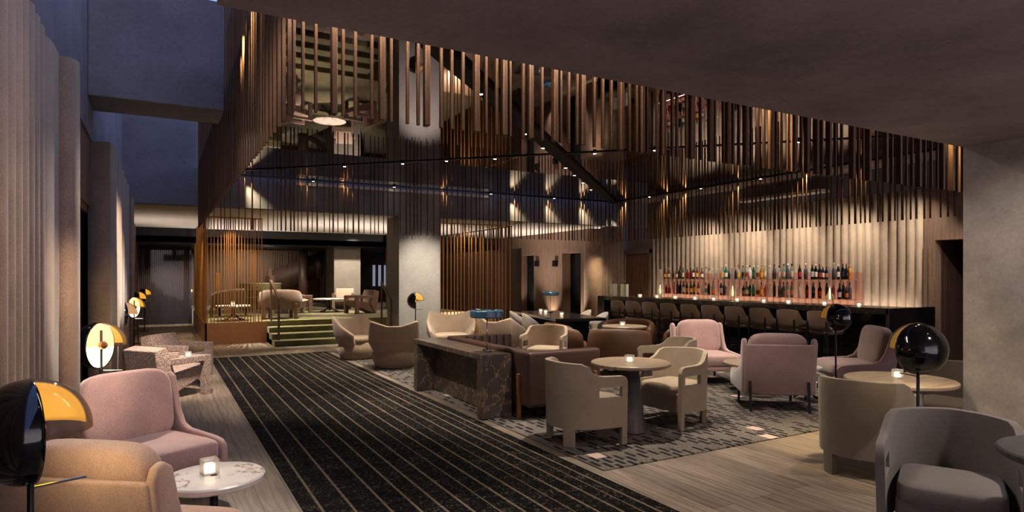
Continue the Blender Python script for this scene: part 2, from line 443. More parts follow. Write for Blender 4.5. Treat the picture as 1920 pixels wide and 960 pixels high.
drape('wall_left_drapery.001', [[(-.66, 7.95), (-.47, 7.93)] + curve3((-.47, 7.93), (-.40, 8.4), (-.47, 9.0)) + flutes(-.47, 9.0, 11.9, .7, .04, 1) + [(-.66, 11.95)]], 0, ZS, 'drape')
drape('wall_left_drapery.002', [[(-.62, 13.2), (-.46, 13.2)] + flutes(-.46, 13.2, 13.9, .35, .03, 1) + [(-.62, 13.9)]], 0, ZS, 'drape')
# right: lobby wall with two dark lift openings, rounded drapery end, door, bar drapery
lw = MB(); yo = [(on_x(1001, 11.18), on_x(974, 11.18)), (on_x(1089, 11.18), on_x(1054, 11.18))]
ys = [15.4, yo[1][0], yo[1][1], yo[0][0], yo[0][1], 28]
for a, b in ((0, 1), (2, 3), (4, 5)): lw.box((11.18, ys[a], 0), (11.5, ys[b], ZS))
for a, b in ((1, 2), (3, 4)): lw.box((11.18, ys[a], 2.35), (11.5, ys[b], ZS))
struct('wall_right', lw, 'panel')
struct('wall_right_recess', MB().box((11.52, 15.5, 0), (11.6, 28, ZS)), 'track')  # recess sheet painted near black so the openings stay in shade
drape('wall_right_drapery', [curve3((11.18, 15.55), (11.05, 15.1), (11.45, 15.05)) + [(11.52, 15.1)]], 0, ZS, 'drape')
drape('wall_bar_drapery', [[(y_, x_) for x_, y_ in flutes(15.2, 11.52, 12.4, .15, .06, -1)], flutes(12.55, 15.25, 15.2, .05, .02, -1)], 0, 3.25, 'drape')
drape('wall_bar_drapery.001', [flutes(12.5, 13.95, 6.52, .165, .095, -1)], 0, 3.25, 'drape_bar')
struct('wall_bar', MB().box((12.6, 6.5, 0), (12.8, 15.6, 3.25)).box((12.62, 3.0, 2.4), (12.8, 6.5, 3.25)).box((12.42, 4.0, 3.25), (12.8, 15.4, 5.2)), 'conc_blue')
d = struct('door_1', MB().box((12.46, 14.05, 0), (12.54, 15.15, 2.3)), 'walnut')
struct('trim_6', MB().box((12.40, 13.97, 0), (12.56, 14.05, 2.4)).box((12.40, 15.15, 0), (12.56, 15.22, 2.4)).box((12.40, 13.97, 2.3), (12.56, 15.22, 2.4)).box((12.46, 13.97, 2.4), (12.56, 15.22, 3.25)), 'panel')
# oak wall right of the bar with a doorway
ob = MB(); yd0, yd1 = 4.9, on_x(1756, 12.45)
ob.box((12.4, yd1, 0), (12.6, 6.5, 3.25)).box((12.4, 3.0, 2.28), (12.6, yd1, 3.25)).box((12.4, 3.0, 0), (12.6, yd0, 2.28))
for k in range(40):
    y = 3.05 + k * .087
    if y > yd1: ob.box((12.385, y, 0), (12.4, y + .06, 2.2))
struct('wall_oak', ob, 'panel')
struct('wall_oak_reveal', MB().box((12.6, yd1, 0), (14.0, yd1 + .05, 2.28)).box((13.95, 3.0, 0), (14, yd1, 2.28)).box((12.6, 3.0, 2.28), (14, yd1 + .05, 2.35)).box((12.6, 3.0, 0), (14, 3.05, 2.28)), 'brownwall')
# back of the far lounge and of the corridor
struct('wall_back', MB().box((.9, 26.5, 0), (11.5, 26.7, ZS)), 'brownwall')
struct('wall_corridor', MB().box((-.8, 27.3, 0), (1.2, 27.5, 2.7)), 'dark')
g_ = bpy.data.objects.new('window_3', None); C.objects.link(g_); g_['kind'] = 'structure'
mb = MB()
for k in range(26): mb.box((-.58 + k * .058, 24.18, 0), (-.565 + k * .058, 24.2, 2.62))
mb.build('window_frame', 'bronze', g_)
MB().box((-.6, 24.22, 0), (.94, 24.23, 2.62)).build('window_pane', 'winglass', g_)
struct('trim_7', MB().box((-.45, 27.2, 1.35), (.55, 27.28, 2.1)).box((.0, 27.2, .95), (.9, 27.28, 1.5)), 'selfglow')

# platform with green steps
pz = .51
struct('floor_platform', MB().box((.96, 16.56, .02), (8.4, 26.5, pz)), 'green')
st = MB()
for k in range(3): st.box((2.3, 15.25 + k * .43, 0), (4.84, 16.56, pz / 4 * (k + 1)))
struct('floor_steps', st, 'green', bevel=.012)
struct('trim_8', MB().box((.93, 16.5, 0), (2.3, 16.56, pz)).box((.93, 16.5, 0), (.965, 22.0, pz)), 'copper')
# inner walls of the rod box beside the column
struct('wall_box', MB().box((6.7, 20.6, .5), (8.5, 20.8, ZS)).box((8.75, 15.3, .5), (8.85, 20.7, 2.4)), 'brownwall')
struct('wall_box_lower', MB().box((5.95, 16.2, 0), (8.5, 16.3, .62)), 'slat')
struct('trim_9', MB().box((7.95, 26.42, 1.2), (8.05, 26.48, 2.1)).box((8.2, 26.42, 1.2), (8.3, 26.48, 2.1)).box((8.45, 26.42, 1.2), (8.52, 26.48, 2.1)).box((7.1, 20.52, 1.3), (7.5, 20.58, 1.95)), 'selfglow')

# carpets
tag(MB().box((.86, 1.5, 0), (3.10, 13.7, .012)).build('runner_rug', 'runner'), 'long dark runner with thin pale lengthwise stripes on the oak floor', 'rug')
tag(MB().box((3.22, 4.2, 0), (9.30, 13.6, .010)).build('area_rug', 'rug'), 'grey carpet with dark dashes and pale patches under the lounge tables', 'rug')

# ================================================================== RODS
def rod_mesh(w, d, L):
    mb = MB().box((-w / 2, -d / 2, 0), (w / 2, d / 2, L))
    o = mb.build('hanging_rod', 'bronze', bevel=min(w, d) * .12, seg=1); return o
rod_cache = {}
def rod(x, y, z0, z1, w, d, label, group):
    k = (round(w, 3), round(d, 3), round(z1 - z0, 2))
    if k not in rod_cache: rod_cache[k] = o = rod_mesh(w, d, z1 - z0)
    else:
        o = rod_cache[k].copy(); C.objects.link(o)
    o.location = (x, y, z0); tag(o, label, 'rod', group); return o
near = [(551, 0), (568, 0), (592, 0), (626, 1), (643, 0), (666, 0), (697, 0), (716, 1), (733, 0), (764, 0), (784, 0), (800, 1), (827, 0), (847, 0), (868, 0), (893, 1), (911, 0),
        (931, 0), (945, 1), (956, 0), (981, 0), (994, 1), (1016, 0), (1040, 1), (1051, 0), (1066, 0), (1082, 0), (1092, 1), (1114, 0), (1130, 0), (1146, 0), (1164, 1), (1180, 0), (1194, 0),
        (1203, 1), (1213, 0), (1232, 0), (1243, 1), (1260, 0), (1269, 0), (1287, 0), (1297, 1), (1313, 0), (1332, 1), (1340, 0), (1356, 0), (1364, 1), (1374, 0), (1385, 0), (1398, 1), (1408, 0), (1421, 0), (1432, 0),
        (1446, 1), (1455, 0), (1464, 0), (1478, 0), (1489, 1), (1502, 0), (1512, 1), (1530, 1), (1541, 0), (1554, 1), (1566, 0), (1578, 0), (1598, 1), (1609, 0), (1618, 0), (1628, 1), (1643, 0), (1660, 1), (1672, 0),
        (1686, 1), (1699, 0), (1710, 0), (1722, 1), (1734, 0), (1746, 0), (1757, 0), (1766, 1), (1775, 0), (1784, 1), (1794, 0), (1803, 1)]
for x, w in near:
    rod(on_y(x, YN), YN, ZB, 4.0, .034 if w else .017, .052 if w else .026, 'bronze rod hanging in the front row below the concrete ceiling edge', 'rods of the front row')
y = YN + .12
while y < YF - .05:
    wd = rng.choice((0, 0, 1))
    rod(XL, y, ZB, 5.0, .026, .042 if wd else .022, 'tall dark bronze rod hanging in the dense left row', 'rods of the left row')
    y += rng.uniform(.13, .2)
x = XL + .1
while x < XR - .03:
    wd = rng.random() < .22
    rod(x, YF, ZB, ZM, .03 if wd else .016, .03, 'thin bronze rod hanging in the back row before the pale soffit', 'rods of the back row')
    x += rng.uniform(.07, .165)
y = YN + .1
while y < YF - .05:
    wd = rng.random() < .22
    rod(XR, y, ZB, ZM, .03, .034 if wd else .018, 'thin bronze rod hanging in the row above the bar counter', 'rods of the bar row')
    y += rng.uniform(.08, .16)

def screen(name, label, pts, z0, z1, mat='bronze_lit', rail=True, w=.022):
    t = thing(name, label, 'screen', (pts[0][0], pts[0][1], z0))
    base = MB().box((-w / 2, -w / 2, 0), (w / 2, w / 2, z1 - z0)).build('screen_bar', mat, t)
    for p in pts[1:]:
        o = base.copy(); C.objects.link(o); o.parent = t; o.location = (p[0] - pts[0][0], p[1] - pts[0][1], 0)
    if rail:
        a, b = Vector(pts[0]), Vector(pts[-1]); r = MB(); e = Vector((.02, .02))
        lo = (min(a.x, b.x) - .015 - a.x, min(a.y, b.y) - .015 - a.y, z1 - z0); hi = (max(a.x, b.x) + .015 - a.x, max(a.y, b.y) + .015 - a.y, z1 - z0 + .03)
        r.box(lo, hi).build('top_rail', mat, t)
    return t
def spread(a, b, lo, hi):
    out = [a]
    while out[-1] < b - hi: out.append(out[-1] + rng.uniform(lo, hi))
    return out
screen('bronze_screen', 'copper coloured rod screen rising from the front of the raised green platform', [(x, 16.53) for x in spread(.98, 2.26, .04, .085)], pz, ZS - .03)
screen('bronze_screen', 'close set rod screen along the left side of the raised platform', [(.95, y) for y in spread(16.6, 22.0, .075, .11)], pz, ZS - .03, w=.03)
screen('bronze_screen', 'floor to ceiling rod screen right of the tall concrete column', [(x, 15.2) for x in spread(5.94, 8.5, .08, .14)], 0, ZS - .05)
screen('bronze_screen', 'dense rod screen running back from the corner right of the column', [(8.52, y) for y in spread(15.28, 20.5, .15, .24)], 0, ZS - .05, 'bronze')
screen('rod_curtain', 'fine rod curtain at the back of the platform lounge', [(x, 25.9) for x in spread(1.0, 7.2, .06, .11)], pz, 2.6, 'bronze', w=.018)

# ceiling tracks and downlights
trk = MB(); trk.prism([(XL + .05, YN + .2), (XL + .2, YN + .05), (XR - .05, YF - .2), (XR - .2, YF - .05)], ZM - .05, ZM + .01, 'z')
struct('trim_10', trk, 'track')
struct('trim_11', MB().prism([(XL + .05, YF - .085), (XL + .085, YF - .05), (XR - .05, YN + .085), (XR - .085, YN + .05)], ZM - .015, ZM + .01, 'z'), 'blackmetal')
e = MB(); w_ = .05
e.box((XL + .03, YN + .03, ZM - .02), (XL + .03 + w_, YF - .03, ZM + .14)).box((XR - .03 - w_, YN + .03, ZM - .02), (XR - .03, YF - .03, ZM + .14))
e.box((XL + .03, YF - .03 - w_, ZM - .02), (XR - .03, YF - .03, ZM + .14)).box((XL + .03, YN + .03, ZM - .02), (XR - .03, YN + .03 + w_, ZM + .14))
struct('trim_12', e, 'blackmetal')
def downlight(x, y, z, label, group):
    t = thing('downlight', label, 'downlight', (x, y, z), 0, group)
    MB().lathe([(.030, 0), (.030, -.035), (.026, -.035), (.026, -.002)], 16, cap=False).build('housing', 'blackmetal', t, smooth=True)
    MB().cyl(.026, -.034, -.026, 16).build('lens', 'spot', t)
    return t
d1 = [(902, 177), (952, 213), (987, 252), (1021, 278), (1066, 315), (1081, 329), (1097, 343), (1113, 356)]
d2 = [(646, 314), (755, 309), (837, 304), (928, 300), (1115, 290), (1228, 284), (1358, 277), (1496, 269)]
pe = [(584, 343.5), (737, 353), (917, 366), (1036, 374), (1223, 371), (1313, 355), (1425, 337), (1550, 316)]
def snap(x, y, z):
    return on_z(x, y, z)
for p in d1:
    X, Y = on_z(*p, ZM - .085); m = ((X - XL) + (Y - YN)) / 2
    X, Y = XL + m + .0, YN + m - .0
    downlight(X, Y, ZM - .05, 'small bright downlight in the wide diagonal ceiling track', 'downlights of the wide track')
for p in d2:
    X, Y = on_z(*p, ZM - .05); downlight(X, Y, ZM - .0, 'small bright downlight along the thin diagonal ceiling seam', 'downlights of the thin seam')
    lamp('SPOT', (X, Y, ZM - .06), 40, WARM, .02, (X, Y, 0), 75, .7)
for p in pe:
    X, Y = on_z(*p, ZM - .05)
    if X > XR - .2: X = XR - .12
    if Y > YF - .2: Y = YF - .12
    downlight(X, Y, ZM, 'small bright downlight at the edge of the mirror ceiling', 'downlights of the mirror edge')
    lamp('SPOT', (X, Y, ZM - .06), 22, WARM, .02, (X - (.9 if X > 10.5 else 0), Y - (.9 if Y > 13.5 else 0), 0), 34, .7)
# grazing spots beside the rods
for x in (470, 577, 655, 838, 966, 1031, 1096):
    X = on_y(x, YF); lamp('SPOT', (X - .16, YF + .05, ZM + .02), 170, (1, .80, .45), .01, (X + .08, YF - .02, 3.2), 52, 1)
for x in (1165, 1241, 1277, 1376, 1500, 1610):
    Y = on_x(x, XR - .07)
    lamp('SPOT', (XR + .05, Y - .2, ZM + .02), 170, (1, .80, .45), .01, (XR - .02, Y + .1, 3.2), 52, 1)

# ================================================================== FURNITURE BUILDERS (front faces -Y; yaw = heading of the front)
def face(a): return a + 90                       # heading in degrees from +X  ->  rotation
def wing_chair(label, loc, heading, mats=('pink', 'pink')):
    t = thing('wing_chair', label, 'chair', loc, face(heading), 'pink wing chairs')
    w = .395; sm = mats[0]
    f = MB()
    side = [(.30, .20), (.345, .50), (.395, .80), (.37, .855), (.32, .87), (.27, .84), (.235, .72), (.19, .58), (.13, .49), (.04, .455), (-.28, .435), (-.37, .42), (-.415, .385), (-.425, .33), (-.42, .20)]
    for s_ in (-1, 1): f.prism(side, s_ * w - .026, s_ * w + .026, 'x')
    f.prism([(.26, .19), (.36, .80), (.405, .80), (.31, .19)], -w, w, 'x')
    f.box((-w, -.42, .19), (w, .29, .27))
    f.build('frame', sm, t, smooth=True, bevel=.018, seg=3)
    MB().superell((0, -.075, .345), (w - .03, .365, .105), .22, .4).build('seat_cushion', mats[1], t, smooth=True)
    MB().superell((0, .235, .655), (w - .055, .085, .27), .4, .45, mat=Matrix.Rotation(R(-10), 4, 'X')).build('back_cushion', mats[1], t, smooth=True)
    for sx in (-1, 1):
        MB().bar((sx * .33, .375, 0), (sx * .33, .345, .36), .03, .022).build('leg', 'blackmetal', t, bevel=.004)
        MB().bar((sx * .32, -.39, 0), (sx * .32, -.36, .22), .028, .028).build('leg', 'blackmetal', t, bevel=.004)
    return t
def barrel_chair(label, loc, heading, mat='taupe', group='barrel armchairs'):
    t = thing('barrel_chair', label, 'chair', loc, face(heading), group)
    a, ry = .31, .31
    cols = []                                     # (x, y, top, slot?, leg?)
    ss = [-.31, -.295, -.27, -.25, -.15, -.05, 0]
    for i, y in enumerate(ss):
        top = (.600, .640, .655, .66, .662, .665, .672)[i]
        cols.append((a, y, top))
    for k in range(1, 18):
        g = 10 * k; q = min(g, 180 - g)
        top = .672 + (.79 - .672) * max(0, min(1, (q - 4) / 24)) ** 1.0
        top = .672 + .113 * (lambda u: u * u * (3 - 2 * u))(max(0, min(1, (q - 2) / 26)))
        if q >= 30: top = .785 + .012 * (q - 30) / 60
        cols.append((a * math.cos(R(g)), ry * math.sin(R(g)), top))
    for x, y, tp in [c for c in cols[:7]][::-1]: cols.append((-a, y, tp))
    nC = len(cols)
    zs = [0, .17, .46, .56]
    vs = []; fs = []
    for (x, y, tp) in cols:
        col = zs + [.56 + (tp - .56) * .5, tp - .012, tp]
        for z in col:
            k = 1 - .05 * (1 - z / .7) if z < .7 else 1
            vs.append((x * k, y * (k if y > 0 else 1), z))
    W = 7
    leg = {0, 1, 2, 10, 11, 18, 19, nC - 2, nC - 3, nC - 4}
    slot = {3, 4, 5, nC - 5, nC - 6, nC - 7}
    for i in range(nC - 1):
        for j in range(6):
            if j == 0 and i not in leg: continue
            if j == 2 and i in slot: continue
            fs.append((i * W + j, (i + 1) * W + j, (i + 1) * W + j + 1, i * W + j + 1))
    mb = MB(); mb.add(vs, fs)
    used = sorted({i for f in fs for i in f}); mp = {o: k for k, o in enumerate(used)}
    mb.v = [vs[i] for i in used]; mb.f = [tuple(mp[i] for i in f) for f in fs]
    so = mb.build('shell', mat, t, smooth=True, solid=.048, off=1, bevel=.011, seg=3)
    so.modifiers.new('normals', 'WEIGHTED_NORMAL')
    MB().superell((0, -.03, .40), (.258, .272, .065), .3, .4).build('seat', mat, t, smooth=True)
    MB().box((-.26, -.26, .17), (.26, .12, .37)).build('apron', mat, t, bevel=.015)
    return t
def swivel_chair(label, loc, heading, mat='beige', s=1.0):
    t = thing('lounge_chair', label, 'chair', loc, face(heading), 'faceted lounge chairs')
    mb = MB(); n = 10; prof = [(.335, 0, 0), (.345, .02, 0), (.395, .15, 0), (.395, .25, 0), (.30, .37, 0), (.1, .39, 0)]
    mb.lathe([(r * s, z * s) for r, z, _ in prof], n); mb.build('base', mat, t, smooth=True, bevel=.02, seg=3)
    P = [(-.39, -.29, .50, .27), (-.44, .00, .66, .24), (-.39, .26, .84, .24), (-.12, .37, .755, .26), (.12, .37, .755, .26), (.39, .26, .84, .24), (.44, .00, .66, .24), (.39, -.29, .50, .27)]
    rows = []
    for x, y, tp, bt in P:
        sec = []
        for k, z in ((.80, bt), (1.03, bt + (tp - bt) * .42), (1.06, tp - .02), (.97, tp), (.72, bt + (tp - bt) * .42), (.62, bt + .04)):
            lean = 1.0 + (.06 if z > .6 else 0)
            sec.append((x * k * s, (y * k + (.03 if z > .6 and y > 0 else 0)) * s, z * s))
        rows.append(sec)
    m2 = MB().grid(rows, closed=True); w = 6
    m2.f.append(tuple(range(w))[::-1]); o = (len(P) - 1) * w; m2.f.append(tuple(range(o, o + w)))
    bo = m2.build('back_shell', mat, t, smooth=True, bevel=.035, seg=4)
    MB().superell((0, -.06 * s, .375 * s), (.30 * s, .27 * s, .06 * s), .5, .5).build('seat', mat, t, smooth=True)
    return t
def crate_chair(label, loc, heading, mat='tweed', group='crate armchairs'):
    t = thing('crate_armchair', label, 'chair', loc, face(heading), group)
    for s_ in (-1, 1):
        a = MB()
        a.prism([(-.36, 0), (-.36, .54), (.24, .54), (.24, .46), (-.25, .46), (-.25, 0)], s_ * .31 - .045, s_ * .31 + .045, 'x')
        a.build('arm', mat, t, bevel=.008)
    MB().prism([(-.37, .27), (-.37, .41), (.20, .31), (.40, .26), (.36, 0), (.30, 0)], -.262, .262, 'x').build('seat', mat, t, bevel=.012)
    MB().prism([(.15, .30), (.29, .70), (.46, .66), (.36, .02), (.30, .02)], -.30, .30, 'x').build('backrest', mat, t, bevel=.012)
    return t
def tub_chair(label, loc, heading, mat='leather', r=.40, group='leather tub chairs', legmat='walnut'):
    t = thing('tub_chair', label, 'chair', loc, face(heading), group)
    rows = []; n = 34
    for i in range(n + 1):
        g = R(-28 + (236) * i / n); u = i / n; end = min(u, 1 - u)
        tp = .60 + .17 * math.sin(math.pi * min(1, max(0, u))) ** .5
        th = .055; sec = []
        for k in range(14):
            q = 2 * math.pi * k / 14
            dx = math.copysign(abs(math.cos(q)) ** .7, math.cos(q)) * th; hz = math.copysign(abs(math.sin(q)) ** .45, math.sin(q))
            z = (.27 + tp) / 2 + hz * (tp - .27) / 2
            bul = .035 * math.sin(math.pi * (z - .27) / max(.1, tp - .27))
            rr = r + dx + bul; sec.append((rr * math.cos(g) * 1.05, rr * math.sin(g), z))
        rows.append(sec)
    mb = MB().grid(rows, closed=True); mb.f.append(tuple(range(14))[::-1]); o = n * 14; mb.f.append(tuple(range(o, o + 14)))
    mb.build('back_shell', mat, t, smooth=True)
    MB().lathe([(.05, .24), (r - .05, .24), (r - .01, .27), (r - .01, .38), (r - .05, .43), (.05, .445)], 32).build('seat', mat, t, smooth=True)
    for g in (-50, 45, 135, 230):
        x, y = (r - .02) * math.cos(R(g)), (r - .02) * math.sin(R(g))
        if g in (45, 135): x, y = (r + .10) * math.cos(R(g)), (r + .085) * math.sin(R(g))
        MB().box((x - .045, y - .022, 0), (x + .045, y + .022, .40 if g in (45, 135) else .25)).build('leg', legmat, t, bevel=.005)
    return t
def round_table(label, loc, r, z, group=None, top='tablewood', stem='pedestal', style='cone', name='round_table'):
    t = thing(name, label, 'table', loc, 0, group)
    MB().lathe([(.02, z), (r - .01, z), (r, z - .008), (r, z - .03), (r - .02, z - .042), (.02, z - .042)], 48, cap=False).build('tabletop', top, t, bevel=0)
    if style == 'cone':
        MB().lathe([(.165, 0), (.165, .012), (.15, .03), (.085, z - .042)], 32).build('pedestal', stem, t, smooth=True)
    else:
        MB().cyl(.022, .05, z - .042, 14).build('stem', 'blackmetal', t, smooth=True)
        for k in range(4):
            g = R(90 * k + 35); L = r * .75
            mb = MB(); pr = None
            for i in range(6):
                u = i / 5; p = (math.cos(g) * L * u, math.sin(g) * L * u, .012 + .20 * (1 - u) ** 2.2)
                if pr: mb.tube(pr, p, .016, 8, .014)
                pr = p
            mb.build('foot', 'blackmetal', t, smooth=True)
    return t
def candle(label, loc, s=1.0, group='tealights in square glasses'):
    t = thing('candle', label, 'candle', loc, 12, group)
    g = MB(); q = .034 * s; th = .003; hh = .068 * s
    g.box((-q, -q, 0), (q, q, .006)).box((-q, -q, 0), (q, -q + th, hh)).box((-q, q - th, 0), (q, q, hh)).box((-q, -q, 0), (-q + th, q, hh)).box((q - th, -q, 0), (q, q, hh))
    g.build('glass_holder', 'glass', t)
    MB().lathe([(.024 * s, .007), (.025 * s, .04 * s), (.018 * s, .046 * s), (.002, .047 * s)], 16).build('wax', 'litwax', t, smooth=True)
    MB().cyl(.0015, .046 * s, .058 * s, 6).build('wick', 'blackmetal', t)
    return t
def dome_lamp(label, loc, heading, z=1.07):      # heading: the way the open face looks
    t = thing('floor_lamp', label, 'lamp', loc, heading, 'black dome floor lamps'); r = .18
    MB().lathe([(.13, 0), (.13, .012), (.02, .018)], 32).build('base', 'blackmetal', t, smooth=True)
    MB().cyl(.011, .015, z + .12, 12).build('pole', 'blackmetal', t, smooth=True)
    MB().sph((0, 0, z), r, 0, 180, 90, 270, 24, 32).build('shade', 'gloss', t, smooth=True, solid=.006, off=1)
    MB().lathe([(.001, 0), (r * .97, 0), (r * .97, .008), (.001, .008)], 40, Matrix.Translation((-.012, 0, z)) @ Matrix.Rotation(R(90), 4, 'Y'), cap=False).build('diffuser', 'disc', t)
    MB().sph((0, 0, z), r * 1.0, 0, 90, -90, 90, 14, 28).build('visor', 'smoke', t, smooth=True, solid=.005, off=1)
    MB().sph((0, 0, z), r * .965, 4, 89, 2, 88, 14, 20).build('visor_glow', 'goldin', t, smooth=True, solid=.004)  # gold far half of the visor, lit by its own material
    MB().sph((.014, 0, z), .034, nt=12, np_=20).build('knob', 'brass', t, smooth=True)
    MB().tube((0, 0, z - .20), (.17, 0, z - .20), .005, 8).build('switch_rod', 'chrome', t)
    X, Y = loc[0], loc[1]; a = R(heading)
    return t
def table_lamp(label, loc):
    t = thing('table_lamp', label, 'lamp', loc, 0, 'blue drum table lamps')
    MB().lathe([(.055, 0), (.055, .025), (.05, .03), (.008, .03)], 32).build('base', 'chrome', t, smooth=True)
    MB().cyl(.006, .03, .44, 12).build('stem', 'chrome', t, smooth=True)
    MB().lathe([(.05, .40), (.19, .40), (.20, .41), (.20, .475), (.19, .487), (.15, .49), (.15, .48), (.05, .48)], 40).build('lamp_shade', 'blue', t, smooth=False, bevel=.004)
    g = MB()
    for k in range(18):
        q = 2 * math.pi * k / 18; g.tube((.06 * math.cos(q), .06 * math.sin(q), .487), (.145 * math.cos(q), .145 * math.sin(q), .497), .005, 6)
    g.build('grille', 'chrome', t)
    return t

# ------------------------------------------------------------------ left lounge strip
t = wing_chair('sand coloured wing chair seen from behind beside the big foreground lamp', (-.11, 3.39, 0), 53, ('sand', 'sand'))
t['group'] = 'wing chairs by the window'; t.scale = (.93, .93, 1)
t = wing_chair('pale pink wing chair facing the white marble side table', (-.10, 5.23, 0), -60)
t['group'] = 'wing chairs by the window'; t.scale = (.94, .94, 1)
round_table('round white veined marble side table between two wing chairs', (.27, 3.99, 0), .275, .48, None, 'marble', style='feet', name='side_table')
candle('lit candle on the white marble side table', (.25, 4.04, .48), 1.25)
crate_chair('tweed crate armchair seen from behind under the dome lamps', (.12, 9.72, 0), 38)
crate_chair('tweed crate armchair turned towards the camera, behind the small candle table', (.27, 11.45, 0), -38)
round_table('small round table between the two tweed armchairs', (.42, 10.45, 0), .24, .44, None, 'marble', style='feet', name='side_table')
candle('lit candle on the small table between the tweed armchairs', (.36, 10.4, .44), 1.1)
for (x, y), hd, lb in (((-.40, 2.78), 21, 'big black dome lamp with smoked visor at the left frame edge'), ((-.41, 5.98), -28, 'dome lamp with round glowing white face behind the pink wing chair'),
                       ((-.46, 10.6), 22, 'black dome lamp with gold visor behind the tweed chair seen from behind'), ((-.40, 13.0), -30, 'dome lamp showing a small white face by the window beyond both tweed armchairs'),
                       ((-.46, 17.6), 12, 'small far dome lamp, second from the end of the window row'), ((-.40, 21.6), 12, 'farthest dome lamp of the window row at the corridor end')):
    dome_lamp(lb, (x, y, 0), hd)
# ------------------------------------------------------------------ centre
dome_lamp('black and gold dome lamp standing before the concrete column', (4.93, 13.2, 0), -20)
swivel_chair('beige faceted lounge chair nearest the green steps', (3.42, 12.35, 0), -62)
swivel_chair('beige faceted lounge chair seen from behind beside the stone console', (3.66, 10.85, 0), 70)
swivel_chair('beige faceted lounge chair facing the camera beyond the stone console', (5.15, 11.75, 0), -110, 'cream', 1.08)
swivel_chair('cream faceted lounge chair turned sideways beyond the brown banquette', (5.85, 10.75, 0), 20, 'cream')
t = thing('console_table', 'dark veined stone console table with waterfall ends', 'console', (3.15, 6.33, 0))
MB().box((0, 0, .66), (.38, 2.17, .72)).build('tabletop', 'stone', t, bevel=.004)
MB().box((0, 0, 0), (.38, .13, .66)).build('side_slab', 'stone', t, bevel=.004)
MB().box((0, 2.04, 0), (.38, 2.17, .66)).build('side_slab', 'stone', t, bevel=.004)
MB().box((.26, .13, 0), (.36, 2.04, .66)).build('back_panel', 'stone', t, bevel=.004)
table_lamp('blue drum lamp on the stone console', (3.36, 6.62, .72))
# brown banquette
t = thing('banquette', 'brown leather banquette with channelled back behind the stone console', 'sofa', (3.56, 6.0, 0))
f = MB().prism([(0, 0), (1.0, 0), (1.0, .14), (.14, .14), (.14, 2.16), (1.0, 2.16), (1.0, 2.3), (0, 2.3)], .14, .76, 'z').box((.145, .145, .16), (.96, 2.155, .30))
f.build('frame', 'leather2', t, bevel=.035, seg=3)
ch = MB()
def half(cx, cy, r, z0, z1, dirx, diry):
    rows = []
    for z in (z0, z1 - .02, z1):
        k = 1 if z < z1 else .8
        rows.append([(cx + (dirx * math.sin(q) * r * .5 * k) + diry * math.cos(q) * r, cy + diry * math.sin(q) * r * .5 * k + dirx * math.cos(q) * r, z) for q in [math.pi * i / 8 for i in range(9)]])
    return rows
for k in range(16):
    ch.grid(half(.14, .21 + k * .125, .0625, .40, .75, 1, 0))
for k in range(7):
    ch.grid(half(.21 + k * .118, .14, .059, .40, .75, 0, 1)); ch.grid(half(.21 + k * .118, 2.16, .059, .40, .75, 0, -1))
ch.build('channel_padding', 'leather2', t, smooth=True)
MB().superell((.57, 1.15, .37), (.42, 1.0, .08), .15, .3).build('seat_cushion', 'leather2', t, smooth=True)
for x, y in ((-.012, .20), (.90, -.012), (-.012, 2.0), (.9, 2.312)):
    MB().box((x - .022, y - .022, 0), (x + .022, y + .022, .50)).build('leg', 'copper', t, bevel=.004)
# round table group in front
round_table('round grey oak table on a dark cone pedestal beside the banquette', (4.27, 5.12, 0), .41, .72)
candle('lit candle on the round oak table nearest the runner', (4.24, 5.1, .72), 1.1)
barrel_chair('taupe barrel armchair seen from behind nearest the striped runner', (3.63, 5.10, 0), -6)
barrel_chair('taupe barrel armchair facing left at the round oak table', (4.97, 5.22, 0), 187)
barrel_chair('taupe barrel armchair between the round oak table and the pink chairs', (5.86, 6.25, 0), 160)
barrel_chair('cream barrel armchair behind the brown banquette', (5.5, 8.72, 0), 222, 'cream')
# leather tubs round their table
tub_chair('brown leather tub chair seen from behind in the middle of the room', (6.62, 8.22, 0), 45, r=.42)
tub_chair('brown leather tub chair facing the camera behind the small candle table', (7.95, 9.6, 0), 222, r=.42)
tub_chair('brown leather tub chair opening right beside the black communal table', (6.42, 9.45, 0), -25, r=.38)
tub_chair('brown leather tub chair partly hidden behind the pink wing chair', (7.82, 8.05, 0), 150, r=.38)
round_table('round pale table among the brown tub chairs', (7.28, 8.9, 0), .40, .72)
candle('lit candle on the table among the tub chairs', (7.28, 8.95, .72), 1.1)
